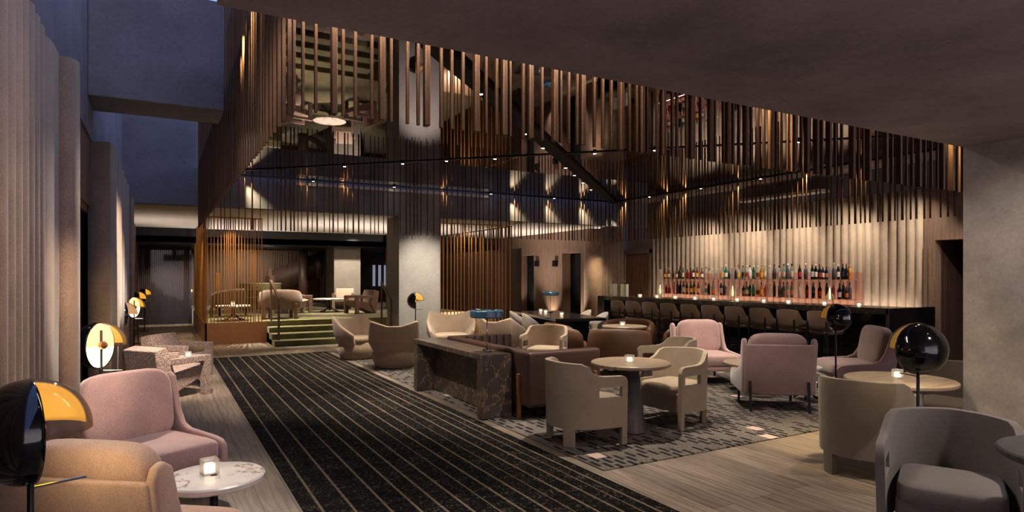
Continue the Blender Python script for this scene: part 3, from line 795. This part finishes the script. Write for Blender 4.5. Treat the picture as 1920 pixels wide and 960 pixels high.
# communal table
t = thing('communal_table', 'long black communal table before the lobby wall', 'table', (7.82, 11.97, 0), -13)
MB().box((-.55, -1.5, .69), (.55, 1.5, .75)).build('tabletop', 'blacktop', t, bevel=.006)
for y in (-.95, .95): MB().box((-.38, y - .06, 0), (.38, y + .06, .69)).build('leg', 'blackmetal', t, bevel=.005)
MB().box((-.04, -.9, .1), (.04, .9, .3)).build('stretcher', 'blackmetal', t)
for i, (x, y, lb) in enumerate(((1014, 585.5, 'lit candle at the far left of the black communal table'), (1023, 587.5, 'lit candle second from the left on the black communal table'), (1053, 592, 'lit candle at the right of the black communal table'))):
    X, Y = on_z(x, y, .75); candle(lb, (X, Y, .75), 1.1)
table_lamp('blue drum lamp on the black communal table', (8.08, 12.6, .75))
def shell_chair(label, loc, heading):
    t = thing('shell_chair', label, 'chair', loc, face(heading), 'white shell chairs')
    rows = []
    for i in range(13):
        g = R(-20 + 220 * i / 12); u = math.sin(math.pi * i / 12)
        rows.append([(.23 * math.cos(g) * k, .23 * math.sin(g) * k, z) for k, z in ((.9, .42), (1.0, .55), (1.05, .58 + .25 * u))])
    MB().grid(rows).build('back_shell', 'white', t, smooth=True, solid=.02, off=0)
    MB().superell((0, -.03, .42), (.23, .22, .03), .5, .6).build('seat', 'white', t, smooth=True)
    for sx in (-1, 1):
        for sy in (-1, 1): MB().tube((sx * .2, sy * .19, 0), (sx * .13, sy * .12, .41), .011, 8).build('leg', 'white', t)
    return t
for X, Y, hd, lb in ((6.92, 11.45, -13, 'white shell chair at the near left side of the communal table'), (7.12, 12.35, -13, 'white shell chair at the far left side of the communal table'),
                     (8.32, 11.1, 167, 'white shell chair at the near right side of the communal table'), (8.52, 12.0, 167, 'white shell chair at the far right side of the communal table')):
    shell_chair(lb, (X, Y, 0), hd)
# pink group
wing_chair('pink wing chair facing the camera before the bar', (7.36, 7.06, 0), -112)
wing_chair('mauve wing chair seen from behind on the grey carpet', (6.62, 5.25, 0), 52, ('mauve', 'mauve'))
wing_chair('mauve wing chair in profile beside the slim dome lamp', (8.42, 5.30, 0), 145, ('mauve', 'mauve'))
round_table('low pale round table between the pink wing chairs', (7.27, 6.08, 0), .40, .40, None, 'tablewood', style='feet', name='coffee_table')
round_table('small white side table behind the mauve chair seen from behind', (7.45, 5.38, 0), .2, .42, None, 'marble', style='feet', name='side_table')
dome_lamp('black ball shaped dome lamp beside the mauve chair in profile', (7.62, 5.07, 0), 88)
dome_lamp('big black ball shaped dome lamp before the right round table', (4.75, 2.53, 0), 70, 1.10)
round_table('round grey oak table near the concrete pier', (5.68, 3.18, 0), .44, .72)
candle('lit candle on the oak table near the concrete pier', (5.72, 3.22, .72), 1.1)
barrel_chair('greige barrel armchair seen from behind beside the right oak table', (5.12, 3.14, 0), 18, 'greige')
barrel_chair('brown barrel armchair half hidden by the concrete pier', (6.47, 3.20, 0), 182, 'greige')
barrel_chair('dark grey barrel armchair at the lower right corner', (4.0, 1.95, 0), 206, 'grey')
round_table('dark round table cut by the right frame edge', (3.80, 1.24, 0), .37, .79, None, 'pedestal', 'tablewood')

# ------------------------------------------------------------------ bar
BX, BY0, BY1, BZ = 10.05, 5.78, 13.1, 1.11
t = thing('bar_counter', 'long dark stone bar counter with black front', 'bar', (BX, BY0, 0))
L = BY1 - BY0
MB().box((0, .02, BZ - .10), (.75, L, BZ)).build('countertop', 'barstone', t, bevel=.004)
MB().box((.36, .04, 0), (.72, L - .04, BZ - .10)).build('bar_front', 'glossbar', t)
MB().box((0, 0, 0), (1.32, .06, BZ - .002)).build('end_panel', 'glossbar', t)
MB().box((0, L, 0), (1.0, L + .28, BZ - .002)).build('end_panel', 'glossbar', t)
MB().tube((.25, .1, .2), (.25, L - .1, .2), .02).build('foot_rail', 'brass', t)
def stool(label, loc, heading):
    t = thing('bar_stool', label, 'stool', loc, face(heading), 'bar stools')
    MB().superell((0, -.02, .70), (.21, .20, .045), .3, .5).build('seat', 'stoolfab', t, smooth=True)
    rows = []
    pts = [(.225, -.14, .845), (.23, -.02, .85), (.23, .08, .87), (.20, .16, 1.03), (.13, .19, 1.045), (0, .20, 1.05), (-.13, .19, 1.045), (-.20, .16, 1.03), (-.23, .08, .87), (-.23, -.02, .85), (-.225, -.14, .845)]
    for x, y, z in pts: rows.append([(x * .94, y * .94, .745), (x, y, .80), (x * 1.02, y * 1.03, z)])
    MB().grid(rows).build('backrest', 'stoolfab', t, smooth=True, solid=.035, off=0, bevel=.008)
    for sx in (-1, 1):
        MB().bar((sx * .2, .235, 0), (sx * .17, .225, .88), .022, .022).build('leg', 'blackmetal', t)
        MB().bar((sx * .2, -.2, 0), (sx * .17, -.16, .68), .022, .022).build('leg', 'blackmetal', t)
    fr = MB().box((-.19, -.19, .26), (.19, -.17, .28)).box((-.19, .215, .26), (.19, .235, .28)).box((-.2, -.19, .26), (-.18, .23, .28)).box((.18, -.19, .26), (.2, .23, .28))
    fr.build('footrest', 'blackmetal', t)
    return t
ordn = ['first', 'second', 'third', 'fourth', 'fifth', 'sixth', 'seventh', 'eighth', 'ninth', 'tenth', 'eleventh', 'twelfth', 'thirteenth', 'fourteenth', 'fifteenth', 'sixteenth', 'seventeenth', 'eighteenth', 'nineteenth', 'twentieth']
def ordw(i):
    if i < 20: return ordn[i]
    tens, u = divmod(i + 1, 10); tw = {2: 'twent', 3: 'thirt', 4: 'fort'}[tens]
    return tw + 'ieth' if u == 0 else tw + 'y-' + ordn[u - 1]
sx = [1147, 1175, 1207, 1242, 1281, 1321, 1366, 1414, 1467, 1526]
s0 = None
for i, x in enumerate(sx):
    Y = on_x(x + 8, 9.47); lb = f'brown upholstered bar stool, {ordw(i)} from the far left end of the bar'
    if s0 is None: s0 = stool(lb, (9.66, Y, 0), 0)
    else: dup(s0, lb, (9.66, Y, 0), face(0))
c0 = None
for i, x in enumerate((1200, 1232, 1266, 1303, 1338, 1382, 1432, 1478, 1546, 1611)):
    Y = on_x(x, 10.42)
    lb = f'lit tealight on the bar, {ordw(i)} from the far left'
    if c0 is None: c0 = candle(lb, (10.42, Y, BZ), 1.05, 'tealights on the bar')
    else: dup(c0, lb, (10.42, Y, BZ), 12)
# back bar
BSX = 12.05; yA, yB = on_x(1243, BSX), on_x(1606, BSX)
t = thing('back_bar', 'back bar with pink acrylic back panel before the pleated bar drapery', 'cabinet', (BSX, yB, 0))
LL = yA - yB
MB().box((-.14, 0, 0), (.18, LL, .86)).build('cabinet', 'glossbar', t)
for z, nm in ((1.145, 'lower'), (1.545, 'upper')):
    o = MB().box((-.12, -.05, 0), (.094, LL + .05, .012)).build('glass_shelf', 'pinkglass'); o.location = (BSX, yB, z)
    tag(o, f'{nm} pink acrylic shelf holding the row of bottles behind the bar', 'shelf')
for y in (-.06, LL * .33, LL * .66, LL + .05): MB().box((.096, y, .86), (.119, y + .012, 1.70)).build('upright', 'pinkglass', t)
MB().box((.12, -.06, .86), (.128, LL + .06, 1.70)).build('back_panel', 'pinkpane', t)
bm_mats = {}
def bmat(k, c, al):
    if k not in bm_mats: bm_mats[k] = clear('bottle_' + k, c, al) if al else plain('bottle_' + k, c, .1, 0, .6)
    return bm_mats[k]
BC = {'amber': ((120, 52, 16), .25), 'black': ((16, 14, 18), 0), 'clear': ((226, 226, 220), .75), 'green': ((24, 84, 54), .25), 'red': ((120, 30, 28), .25), 'gold': ((190, 138, 40), .3), 'blue': ((26, 36, 70), 0),
      'teal': ((20, 120, 96), .2), 'pale green': ((140, 170, 150), .5), 'grey': ((92, 92, 100), .3), 'pink': ((214, 150, 146), .5), 'white': ((224, 216, 208), 0), 'yellow': ((220, 150, 30), 0)}
CC = {'k': ('black', (18, 16, 18)), 'r': ('red', (170, 24, 30)), 'w': ('white', (228, 222, 214)), 'g': ('gold', (190, 140, 60))}
LC = {'k': (24, 22, 24), 'w': (226, 218, 206), 'c': (206, 186, 146), 'r': (160, 40, 36), 'o': (206, 104, 40), 'g': (30, 110, 70), 'y': (226, 170, 50), 'b': (190, 160, 140), '-': None}
for k, (nm, c) in CC.items(): M['cap_' + k] = plain('cap_' + nm, c, .35)
for k, c in LC.items():
    if c: M['lab_' + k] = plain('paper_' + k, c, .6)
up = [(1247, 'amber', 'k', 'y', 17), (1254, 'amber', 'w', 'c', 20), (1262, 'grey', 'k', 'k', 18), (1269, 'amber', 'k', 'c', 18), (1274.5, 'black', 'r', 'k', 23), (1280.6, 'green', 'k', 'c', 20), (1289, 'red', 'k', '-', 16), (1295.6, 'red', 'k', '-', 19), (1300, 'black', 'w', 'w', 21), (1307, 'amber', 'k', 'y', 21), (1316, 'amber', 'k', 'w', 20), (1324, 'clear', 'k', '-', 22), (1330, 'clear', 'k', 'o', 18), (1336, 'clear', 'w', '-', 18), (1346, 'clear', 'w', '-', 19), (1354, 'clear', 'w', 'y', 23), (1361, 'teal', 'w', 'w', 25), (1367, 'blue', 'k', '-', 13), (1379.5, 'blue', 'g', '-', 20), (1384.7, 'clear', 'r', 'y', 26), (1393, 'pale green', 'k', 'k', 25), (1400, 'clear', 'w', 'r', 24), (1406, 'white', 'k', 'w', 24), (1413, 'green', 'w', 'g', 25), (1421, 'clear', 'w', 'r', 24), (1428, 'gold', 'g', 'y', 27), (1434.5, 'clear', 'w', 'w', 27), (1443, 'clear', 'w', '-', 24), (1452, 'grey', 'k', 'k', 27), (1460.6, 'clear', 'k', 'b', 25), (1469.5, 'pale green', 'k', 'b', 27), (1477, 'grey', 'w', '-', 29), (1484.5, 'pale green', 'k', 'b', 28), (1499.5, 'black', 'r', 'r', 27), (1511, 'grey', 'w', '-', 29), (1523, 'black', 'k', 'w', 28), (1529.5, 'black', 'w', 'w', 27), (1537, 'black', 'r', 'r', 28), (1543, 'blue', 'k', 'w', 22), (1549.7, 'black', 'k', 'o', 22), (1563.7, 'grey', 'w', '-', 30), (1571.7, 'black', 'w', 'w', 27), (1580.3, 'black', 'k', 'k', 29), (1587, 'black', 'r', '-', 29), (1593.7, 'yellow', 'g', 'o', 26)]
lo = [(1249, 'red', 'k', '-', 16), (1255, 'red', 'r', '-', 16), (1264, 'pink', 'k', '-', 20), (1270.5, 'blue', 'k', '-', 23), (1275.5, 'black', 'k', '-', 23), (1281.6, 'green', 'k', 'c', 25), (1288, 'amber', 'r', 'c', 22), (1295.6, 'green', 'k', 'y', 25), (1301.5, 'amber', 'k', 'y', 23), (1309, 'amber', 'k', 'c', 22), (1316.7, 'clear', 'w', '-', 22), (1323.5, 'clear', 'k', 'g', 21), (1329, 'black', 'w', '-', 24), (1337, 'pale green', 'r', 'o', 26), (1352, 'green', 'w', 'w', 26), (1358, 'blue', 'k', '-', 26), (1363.5, 'clear', 'w', '-', 22), (1384, 'clear', 'w', '-', 20), (1394, 'blue', 'r', 'b', 19), (1400, 'grey', 'k', 'c', 27), (1406, 'green', 'w', 'g', 25), (1412.5, 'green', 'w', 'g', 25), (1421, 'clear', 'w', 'r', 25), (1427.5, 'gold', 'k', 'y', 26), (1435, 'pink', 'g', '-', 22), (1444, 'clear', 'w', '-', 26), (1452, 'green', 'k', 'k', 29), (1462, 'grey', 'k', 'k', 29), (1469, 'pale green', 'k', 'b', 29), (1476.5, 'pale green', 'k', 'b', 29), (1484.5, 'pale green', 'r', 'b', 29), (1500, 'white', 'w', 'w', 29), (1513, 'black', 'r', 'r', 29), (1525, 'black', 'r', '-', 29), (1537, 'black', 'k', 'o', 29), (1550.5, 'black', 'k', '-', 29), (1562.5, 'pink', 'w', '-', 28), (1574, 'black', 'k', 'w', 29), (1581.5, 'black', 'g', '-', 30), (1587, 'black', 'k', 'o', 24), (1593, 'grey', 'k', '-', 31)]
bcache = {}
def bottle(X, Y, Z, h, col, cap, lab, label, group, fat, wmax):
    key = (col, cap, lab, round(h, 2), fat)
    if key in bcache: return dup(bcache[key], label, (X, Y, Z), 0, group)
    t = thing('bottle', label, 'bottle', (X, Y, Z), 0, group)
    r = (.036, .041, .032)[fat]; hb = h * (.62, .56, .66)[fat]
    MB().lathe([(r * .9, 0), (r, .006), (r, hb), (r * .75, hb + h * .08), (.013, hb + h * .17), (.012, h * .9)], 16).build('body', bmat(col, *BC[col]), t, smooth=True)
    MB().cyl(.0145, h * .86, h, 12).build('cap', 'cap_' + cap, t, smooth=True)
    if lab != '-': MB().lathe([(r + .0008, hb * .25), (r + .0008, hb * .78)], 16, cap=False).build('paper_label', 'lab_' + lab, t, smooth=True)
    bcache[key] = t; return t
for rows_, z, nm in ((up, 1.557, 'upper'), (lo, 1.157, 'lower')):
    prev = None
    for i, (x, col, cap, lab, hp) in enumerate(rows_):
        X = BSX + (-.045 if i % 2 else .04); Y = on_x(x, X); d_ = ray(x, 0); tt = X / d_[0]
        h = round(max(.17, min(.34, (hp + 1) * tt)) * 50) / 50
        bottle(X, Y, z, h, col, cap, lab, f'{col} bottle with {CC[cap][0]} cap, {ordw(i)} from the left on the {nm} bar shelf', f'bottles on the {nm} bar shelf', i % 3, 0)
# tall glass vessels on wooden legs
for x, lb in ((1238, 'tall glass dispenser with frosted tube at the left end of the bottle shelf'), (1374, 'tall glass dispenser with frosted tube at the middle of the bottle shelf'), (1556, 'tall glass dispenser with frosted tube at the right end of the bottle shelf')):
    X = 10.62; Y = on_x(x, X); t = thing('glass_dispenser', lb, 'dispenser', (X, Y, BZ), 0, 'glass dispensers on the bar')
    MB().cyl(.033, .36, .68, 20).build('tube', 'frost', t, smooth=True)
    MB().lathe([(.01, .055), (.05, .07), (.075, .12), (.06, .17), (.02, .22), (.012, .36)], 24).build('flask', 'glass', t, smooth=True)
    MB().lathe([(.006, .09), (.014, .12), (.006, .30)], 12).build('filament', 'glow', t, smooth=True)
    for sgn in (-1, 1):
        MB().tube((sgn * .06, .11 * sgn, 0), (0, .0 + .015 * sgn, .30), .008, 8).build('leg', 'walnut', t)
for x, lb in ((1150, 'clear bottle box with blue bottle at the far left end of the bar'), (1171, 'clear bottle box with blue bottle nearer the tealights on the bar')):
    X = 10.35; Y = on_x(x, X); t = thing('bottle_box', lb, 'box', (X, Y, BZ), 0, 'clear bottle boxes on the bar')
    g = MB(); q = .115; g.box((-.04, -q, 0), (.04, q, .01)).box((-.04, -q, 0), (.04, -q + .008, .31)).box((-.04, q - .008, 0), (.04, q, .31)).box((-.04, -q, 0), (-.034, q, .31)).box((.034, -q, 0), (.04, q, .31))
    g.build('acrylic_case', 'glass', t)
    MB().lathe([(.025, .012), (.028, .02), (.028, .17), (.012, .23), (.011, .33)], 16).build('bottle', bmat('blue', *BC['blue']), t, smooth=True)
    MB().cyl(.014, .31, .385, 12).build('cap', 'cap_k', t, smooth=True)

# ------------------------------------------------------------------ platform lounge
tub_chair('taupe tub armchair behind the rod screen on the platform', (1.62, 19.2, pz), 150, 'taupechair', .42, 'platform tub chairs', 'blackmetal')
tub_chair('taupe tub armchair with wooden leg at the top of the steps', (2.78, 17.55, pz), 80, 'taupechair', .44, 'platform tub chairs', 'walnut')
round_table('small white table behind the platform rod screen', (1.62, 17.3, pz), .42, .38, None, 'marble', style='feet', name='side_table')
candle('lit candle on the small white platform table', (1.6, 17.25, pz + .38), 1.5)
crate_chair('pale tweed crate armchair left of the white platform table', (3.62, 19.9, pz), 10, 'tweed', 'platform crate armchairs')
crate_chair('white checked crate armchair before the platform column', (5.45, 21.45, pz), -110, 'plaid', 'platform crate armchairs')
crate_chair('brown woven crate armchair turned left on the platform', (5.25, 18.7, pz), 195, 'brownweave', 'platform crate armchairs')
round_table('round white table between the crate armchairs on the platform', (4.62, 19.95, pz), .5, .42, None, 'marble', style='feet', name='side_table')
t = thing('handrail', 'wooden handrail at the left side of the green steps', 'handrail', (2.42, 15.5, 0))
MB().bar((0, 0, pz / 4), (0, 0, 1.08), .045, .045).build('post', 'walnut', t)
MB().bar((0, 1.15, pz), (0, 1.15, 1.50), .045, .045).build('post', 'walnut', t)
MB().prism([(-.02, 1.05), (-.02, 1.10), (1.17, 1.53), (1.17, 1.48)], -.025, .025, 'x').build('rail', 'walnut', t)
t = thing('handrail', 'dark handrail on the left face of the concrete column', 'handrail', (4.78, 14.45, 0))
MB().bar((0, 0, 0), (0, 0, 1.06), .04, .04).build('post', 'walnut', t)
MB().bar((0, .72, 0), (0, .72, 1.48), .04, .04).build('post', 'walnut', t)
MB().prism([(-.02, 1.02), (-.02, 1.07), (.74, 1.50), (.74, 1.45)], -.022, .022, 'x').build('rail', 'walnut', t)
# curved stair wall, desk and posts at the back
rows = []
for i in range(25):
    u = i / 24; g = R(200 - 150 * u); X, Y = 4.6 + 1.3 * math.cos(g), 24.0 + 1.1 * math.sin(g) * .6
    rows.append([(X, Y, pz + .1 + 1.0 * u), (X, Y, pz + .75 + 1.35 * u)])
t = thing('spiral_stair', 'dark curved stair balustrade sweeping up behind the platform chairs', 'stair', (0, 0, 0))
MB().grid(rows).build('balustrade', 'brownwall', t, smooth=True, solid=.06, off=0)
MB().cyl(.16, pz, 2.6, 20, (4.6, 24.0)).build('newel_column', 'brownwall', t, smooth=True)
t = thing('reception_desk', 'dark green desk with pale shelf edges behind the platform chairs', 'desk', (2.3, 22.6, pz))
MB().box((0, 0, 0), (1.3, .5, .88)).build('body', 'green', t, bevel=.01)
for z in (.40, .66, .86): MB().box((-.01, -.02, z), (1.31, .0, z + .018)).build('shelf_edge', 'white', t)
t = thing('block_totem', 'textured stacked block post beside the wooden handrail', 'post', (2.72, 18.6, pz))
MB().box((-.06, -.06, 0), (.06, .06, 1.12)).build('lower_block', 'slat', t, bevel=.006)
MB().box((-.11, -.06, 1.12), (.0, .06, 1.32)).build('upper_block', 'slat', t, bevel=.006)
tag(MB().box((1.40, 19.95, pz), (1.52, 20.07, pz + 1.2)).build('brass_post', 'brass', bevel=.006), 'brass clad post behind the platform rod screen', 'post')
# pendants at the corridor end, wall sconces
for i, (x, y, lb) in enumerate(((333, 521, 'glowing gold pendant at the corridor end, uppermost'), (326, 545, 'glowing gold pendant at the corridor end, lower left'), (357, 545, 'glowing gold pendant at the corridor end, lower right'))):
    d_ = ray(x, y); k = 26.2 / d_[1]; X, Z = d_[0] * k, H + d_[2] * k
    t = thing('pendant_lamp', lb, 'lamp', (X, 26.2, Z), 0, 'gold pendants at the corridor end')
    MB().sph((0, 0, 0), .06, nt=10, np_=16).build('globe', 'glow', t, smooth=True)
    MB().cyl(.006, .09, 2.62 - Z, 8).build('cord', 'blackmetal', t)
for x, lb in ((1007, 'dark square wall sconce left on the lobby wall'), (1041, 'dark square wall sconce right on the lobby wall')):
    Y = on_x(x, 11.14); z_ = 1.62 + (518 - 494) * 11.14 / ray(x, 0)[0]
    tag(MB().box((11.08, Y - .09, z_ - .1), (11.18, Y + .09, z_ + .1)).build('wall_sconce', 'blackmetal', bevel=.006), lb, 'sconce', 'lobby wall sconces')

# ================================================================== LIGHT
w = bpy.data.worlds.new('dusk_with_fill'); sc.world = w; w.use_nodes = True
nt = w.node_tree; bg = nt.nodes['Background']
tc = nt.nodes.new('ShaderNodeTexCoord'); sp = nt.nodes.new('ShaderNodeSeparateXYZ'); rp = nt.nodes.new('ShaderNodeValToRGB')
nt.links.new(tc.outputs['Generated'], sp.inputs[0]); nt.links.new(sp.outputs['Z'], rp.inputs['Fac']); nt.links.new(rp.outputs['Color'], bg.inputs['Color'])
rp.color_ramp.elements[0].position = .05; rp.color_ramp.elements[0].color = (.29, .25, .262, 1)  # warm low band added as room fill, entering behind the camera
rp.color_ramp.elements[1].position = .35; rp.color_ramp.elements[1].color = (.05, .075, .16, 1)
bg.inputs['Strength'].default_value = 2.3

# soffit wash over the far lounge (added upward spots, no fixture) and spots on the steps and column
for X, Y, e_ in ((1.9, 20.5, 60), (4.4, 17.5, 60), (7.0, 18.5, 70), (10.0, 17.5, 90), (0, 18.5, 30)):
    lamp('SPOT', (X, Y, .75 if X < 8 else .3), e_ * 2.0, (1, .88, .80), .1, (X, Y, 3), 120, 1)
for X, Y, e_ in ((3.4, 17.0, 240), (2.0, 17.6, 240), (4.6, 20.0, 300), (5.4, 21.2, 120), (1.6, 19.6, 120)):
    lamp('SPOT', (X, Y, 3.02), e_, (1, .86, .62), .03, (X, Y - .4, 0), 70, .8)
lamp('SPOT', (5.4, 12.7, 3.62), 330, (1, .90, .74), .06, (5.45, 14.1, .7), 62, 1)
# lounge pools of light from spots at mirror height, mostly off the tracks
for X, Y, e_ in ((3.9, 10.9, 180), (5.4, 11.3, 120), (4.3, 5.2, 160), (7.2, 8.9, 140), (7.6, 11.8, 160), (3.4, 7.3, 150), (2.0, 9.0, 160), (1.9, 12.4, 200), (7.4, 6.4, 100), (1.2, 14.6, 150), (5.6, 9.2, 150)):
    lamp('SPOT', (X, Y, ZM - .09), e_, (1, .87, .72), .03, (X, Y, 0), 62, .7)
# added spots near the front ceiling edge and under the left beam, no fixtures built
for X, Y, e_ in ((5.7, 3.2, 30), (.6, 3.4, 0), (2.0, 2.6, 30)):
    if e_: lamp('SPOT', (X, Y, ZS - .02 if Y > 2.8 else 2.69), e_, (1, .80, .60), .03, (X, Y + .2, 0), 80, .8)
for X, Y, tx, ty, tz, e_ in ((.45, 7.5, -.05, 5.2, .6, 105), (.3, 7.8, -.42, 9.7, 1.1, 300), (.35, 7.5, 0, 3.5, .6, 150), (.3, 8.05, .1, 10.2, .4, 230)):
    lamp('SPOT', (X, Y, 3.38), e_, (1, .84, .68), .03, (tx, ty, tz), 45, .8)
# bar drapery strip, hidden behind the back bar cabinet, and the lobby wall grazers
lamp('AREA', (12.25, 10.1, .9), 9, (1, .88, .74), 7.0, (12.47, 10.1, 1.9), sy=.05)
for Y in (7.3, 8.6, 9.9, 11.2, 12.5):
    lamp('SPOT', (11.75, Y - 1.3, 3.2), 35, (1, .88, .72), .04, (12.4, Y + .2, 1.2), 105, 1)
for Y in (15.9, 17.3, 19.0): lamp('SPOT', (10.9, Y, .1), 55, (1, .84, .62), .05, (11.2, Y, 1.6), 80, .9)
lamp('SPOT', (10.6, 14.2, 3.0), 60, (1, .82, .6), .03, (11.2, 15.2, 1.2), 50, .9)
# rod box interior
lamp('SPOT', (7.2, 15.9, 2.95), 90, (1, .80, .6), .03, (7.2, 18.5, .6), 130, 1)
lamp('SPOT', (7.2, 14.7, ZS - .02), 45, (1, .78, .46), .03, (7.2, 15.25, 1.0), 120, 1)
lamp('SPOT', (7.2, 15.9, .06), 25, (1, .86, .66), .03, (7.2, 16.25, .4), 150, .9)
lamp('SPOT', (1.5, 16.2, 2.95), 40, (1, .7, .36), .03, (1.5, 16.6, .2), 90, .9)
lamp('SPOT', (.5, 17.5, 2.95), 60, (1, .7, .4), .03, (.95, 18, .4), 80, .9)
# gap above the front row
for x in (1432, 1460, 1785): X = on_y(x, YN); lamp('SPOT', (X - .16, YN + .05, 3.5), 170, (1, .80, .45), .01, (X + .06, YN - .02, 3.0), 50, 1)

# everything on the carpet stands on its pile
for o in list(C.objects):
    if o.parent is None and 'label' in o.keys() and o['category'] not in ('rug', 'rod', 'screen', 'downlight') and o.location.z < 1.5:
        if 3.0 < o.location.x < 9.45 and 4.25 < o.location.y < 13.6: o.location.z += .0135

# strip of light in the gap between the front ceiling and the first row of rods
xa, xb = on_y(545, 3.68), on_y(1190, 3.68)
lamp('AREA', ((xa + xb) / 2, 3.66, 3.30), 22, (1, .90, .80), xb - xa, ((xa + xb) / 2, 3.74, 2.8), sy=.03)
for x, z_ in ((495, 4.9), (478, 4.3), (456, 4.0)):
    Y = on_x(x, XL); lamp('SPOT', (XL + .05, Y - .25, z_), 150, (1, .80, .46), .01, (XL - .02, Y + .1, z_ - .7), 50, 1)

for X, Y, tx, ty, tz, e_ in ((5.6, 20.3, 5.7, 22.1, 1.6, 160), (3.0, 21.5, 3.4, 25, 1.2, 200), (1.5, 21.8, 1.6, 24, 1.0, 120), (.2, 22.6, .2, 24.2, .6, 120)):
    lamp('SPOT', (X, Y, 2.9 if Y < 20.9 else 2.55), e_, (1, .84, .62), .03, (tx, ty, tz), 70, 1)  # added spots brighten the platform column, back wall and corridor end
lamp('SPOT', (.2, 25.6, 2.5), 120, (.8, .86, 1), .05, (.3, 27.2, 1.2), 110, 1)

lamp('SPOT', (.55, 3.45, 3.02), 150, (1, .82, .62), .04, (-.50, 5.05, 1.25), 26, 1)  # added spot brightens the left drapery return
lamp('SPOT', (.55, 2.2, 2.69), 12, (1, .82, .64), .04, (-.6, 3.9, 1.1), 60, 1)  # added dim spot on the near drapery bank
struct('skyblock_bar', MB().box((11.13, 3.62, 3.75), (12.8, 15.4, 3.85)), 'conc_dark')  # slab added to keep blue sky light off the bar drapery

for X, Y, tx, ty, tz, e_ in ((4.7, 1.0, 4.1, 2.1, .4, 70), (5.0, 1.7, 5.92, 2.2, 1.4, 30), (6.5, 3.4, 6.3, 3.1, .7, 25)):
    lamp('SPOT', (X, Y, 3.02 if Y > 2.8 else 2.69), e_, (1, .86, .74), .05, (tx, ty, tz), 95, 1)  # spots added to brighten the lower right chairs and the pier
for Y in (7.4, 9.4, 11.6): lamp('SPOT', (8.6, Y - .8, ZM - .09), 75, WARM, .04, (9.6, Y, .8), 60, 1)  # spots added to brighten the bar stools
lamp('SPOT', (5.0, 5.0, ZM - .09), 150, WARM, .04, (5.7, 6.1, .4), 70, 1)  # spot added to lift the dark barrel armchair

lamp('SPOT', (1.5, 7.2, ZM - .09), 130, WARM, .05, (3.2, 7.4, .3), 60, 1)  # spot added to brighten the console's dark front
lamp('SPOT', (1.9, 14.7, ZS - .03), 60, (1, .78, .5), .05, (1.6, 16.5, 1.2), 55, 1)  # spot added before the platform screen to light its rods
lamp('SPOT', (3.0, 24.5, 2.55), 50, (1, .74, .45), .05, (3.2, 25.9, 1.0), 110, 1)  # spot added so the rod curtain at the back shows

lamp('SPOT', (11.4, 5.0, 3.0), 70, (1, .84, .66), .04, (12.4, 5.9, 1.1), 80, 1)  # spot added to brighten the oak wall right of the bar
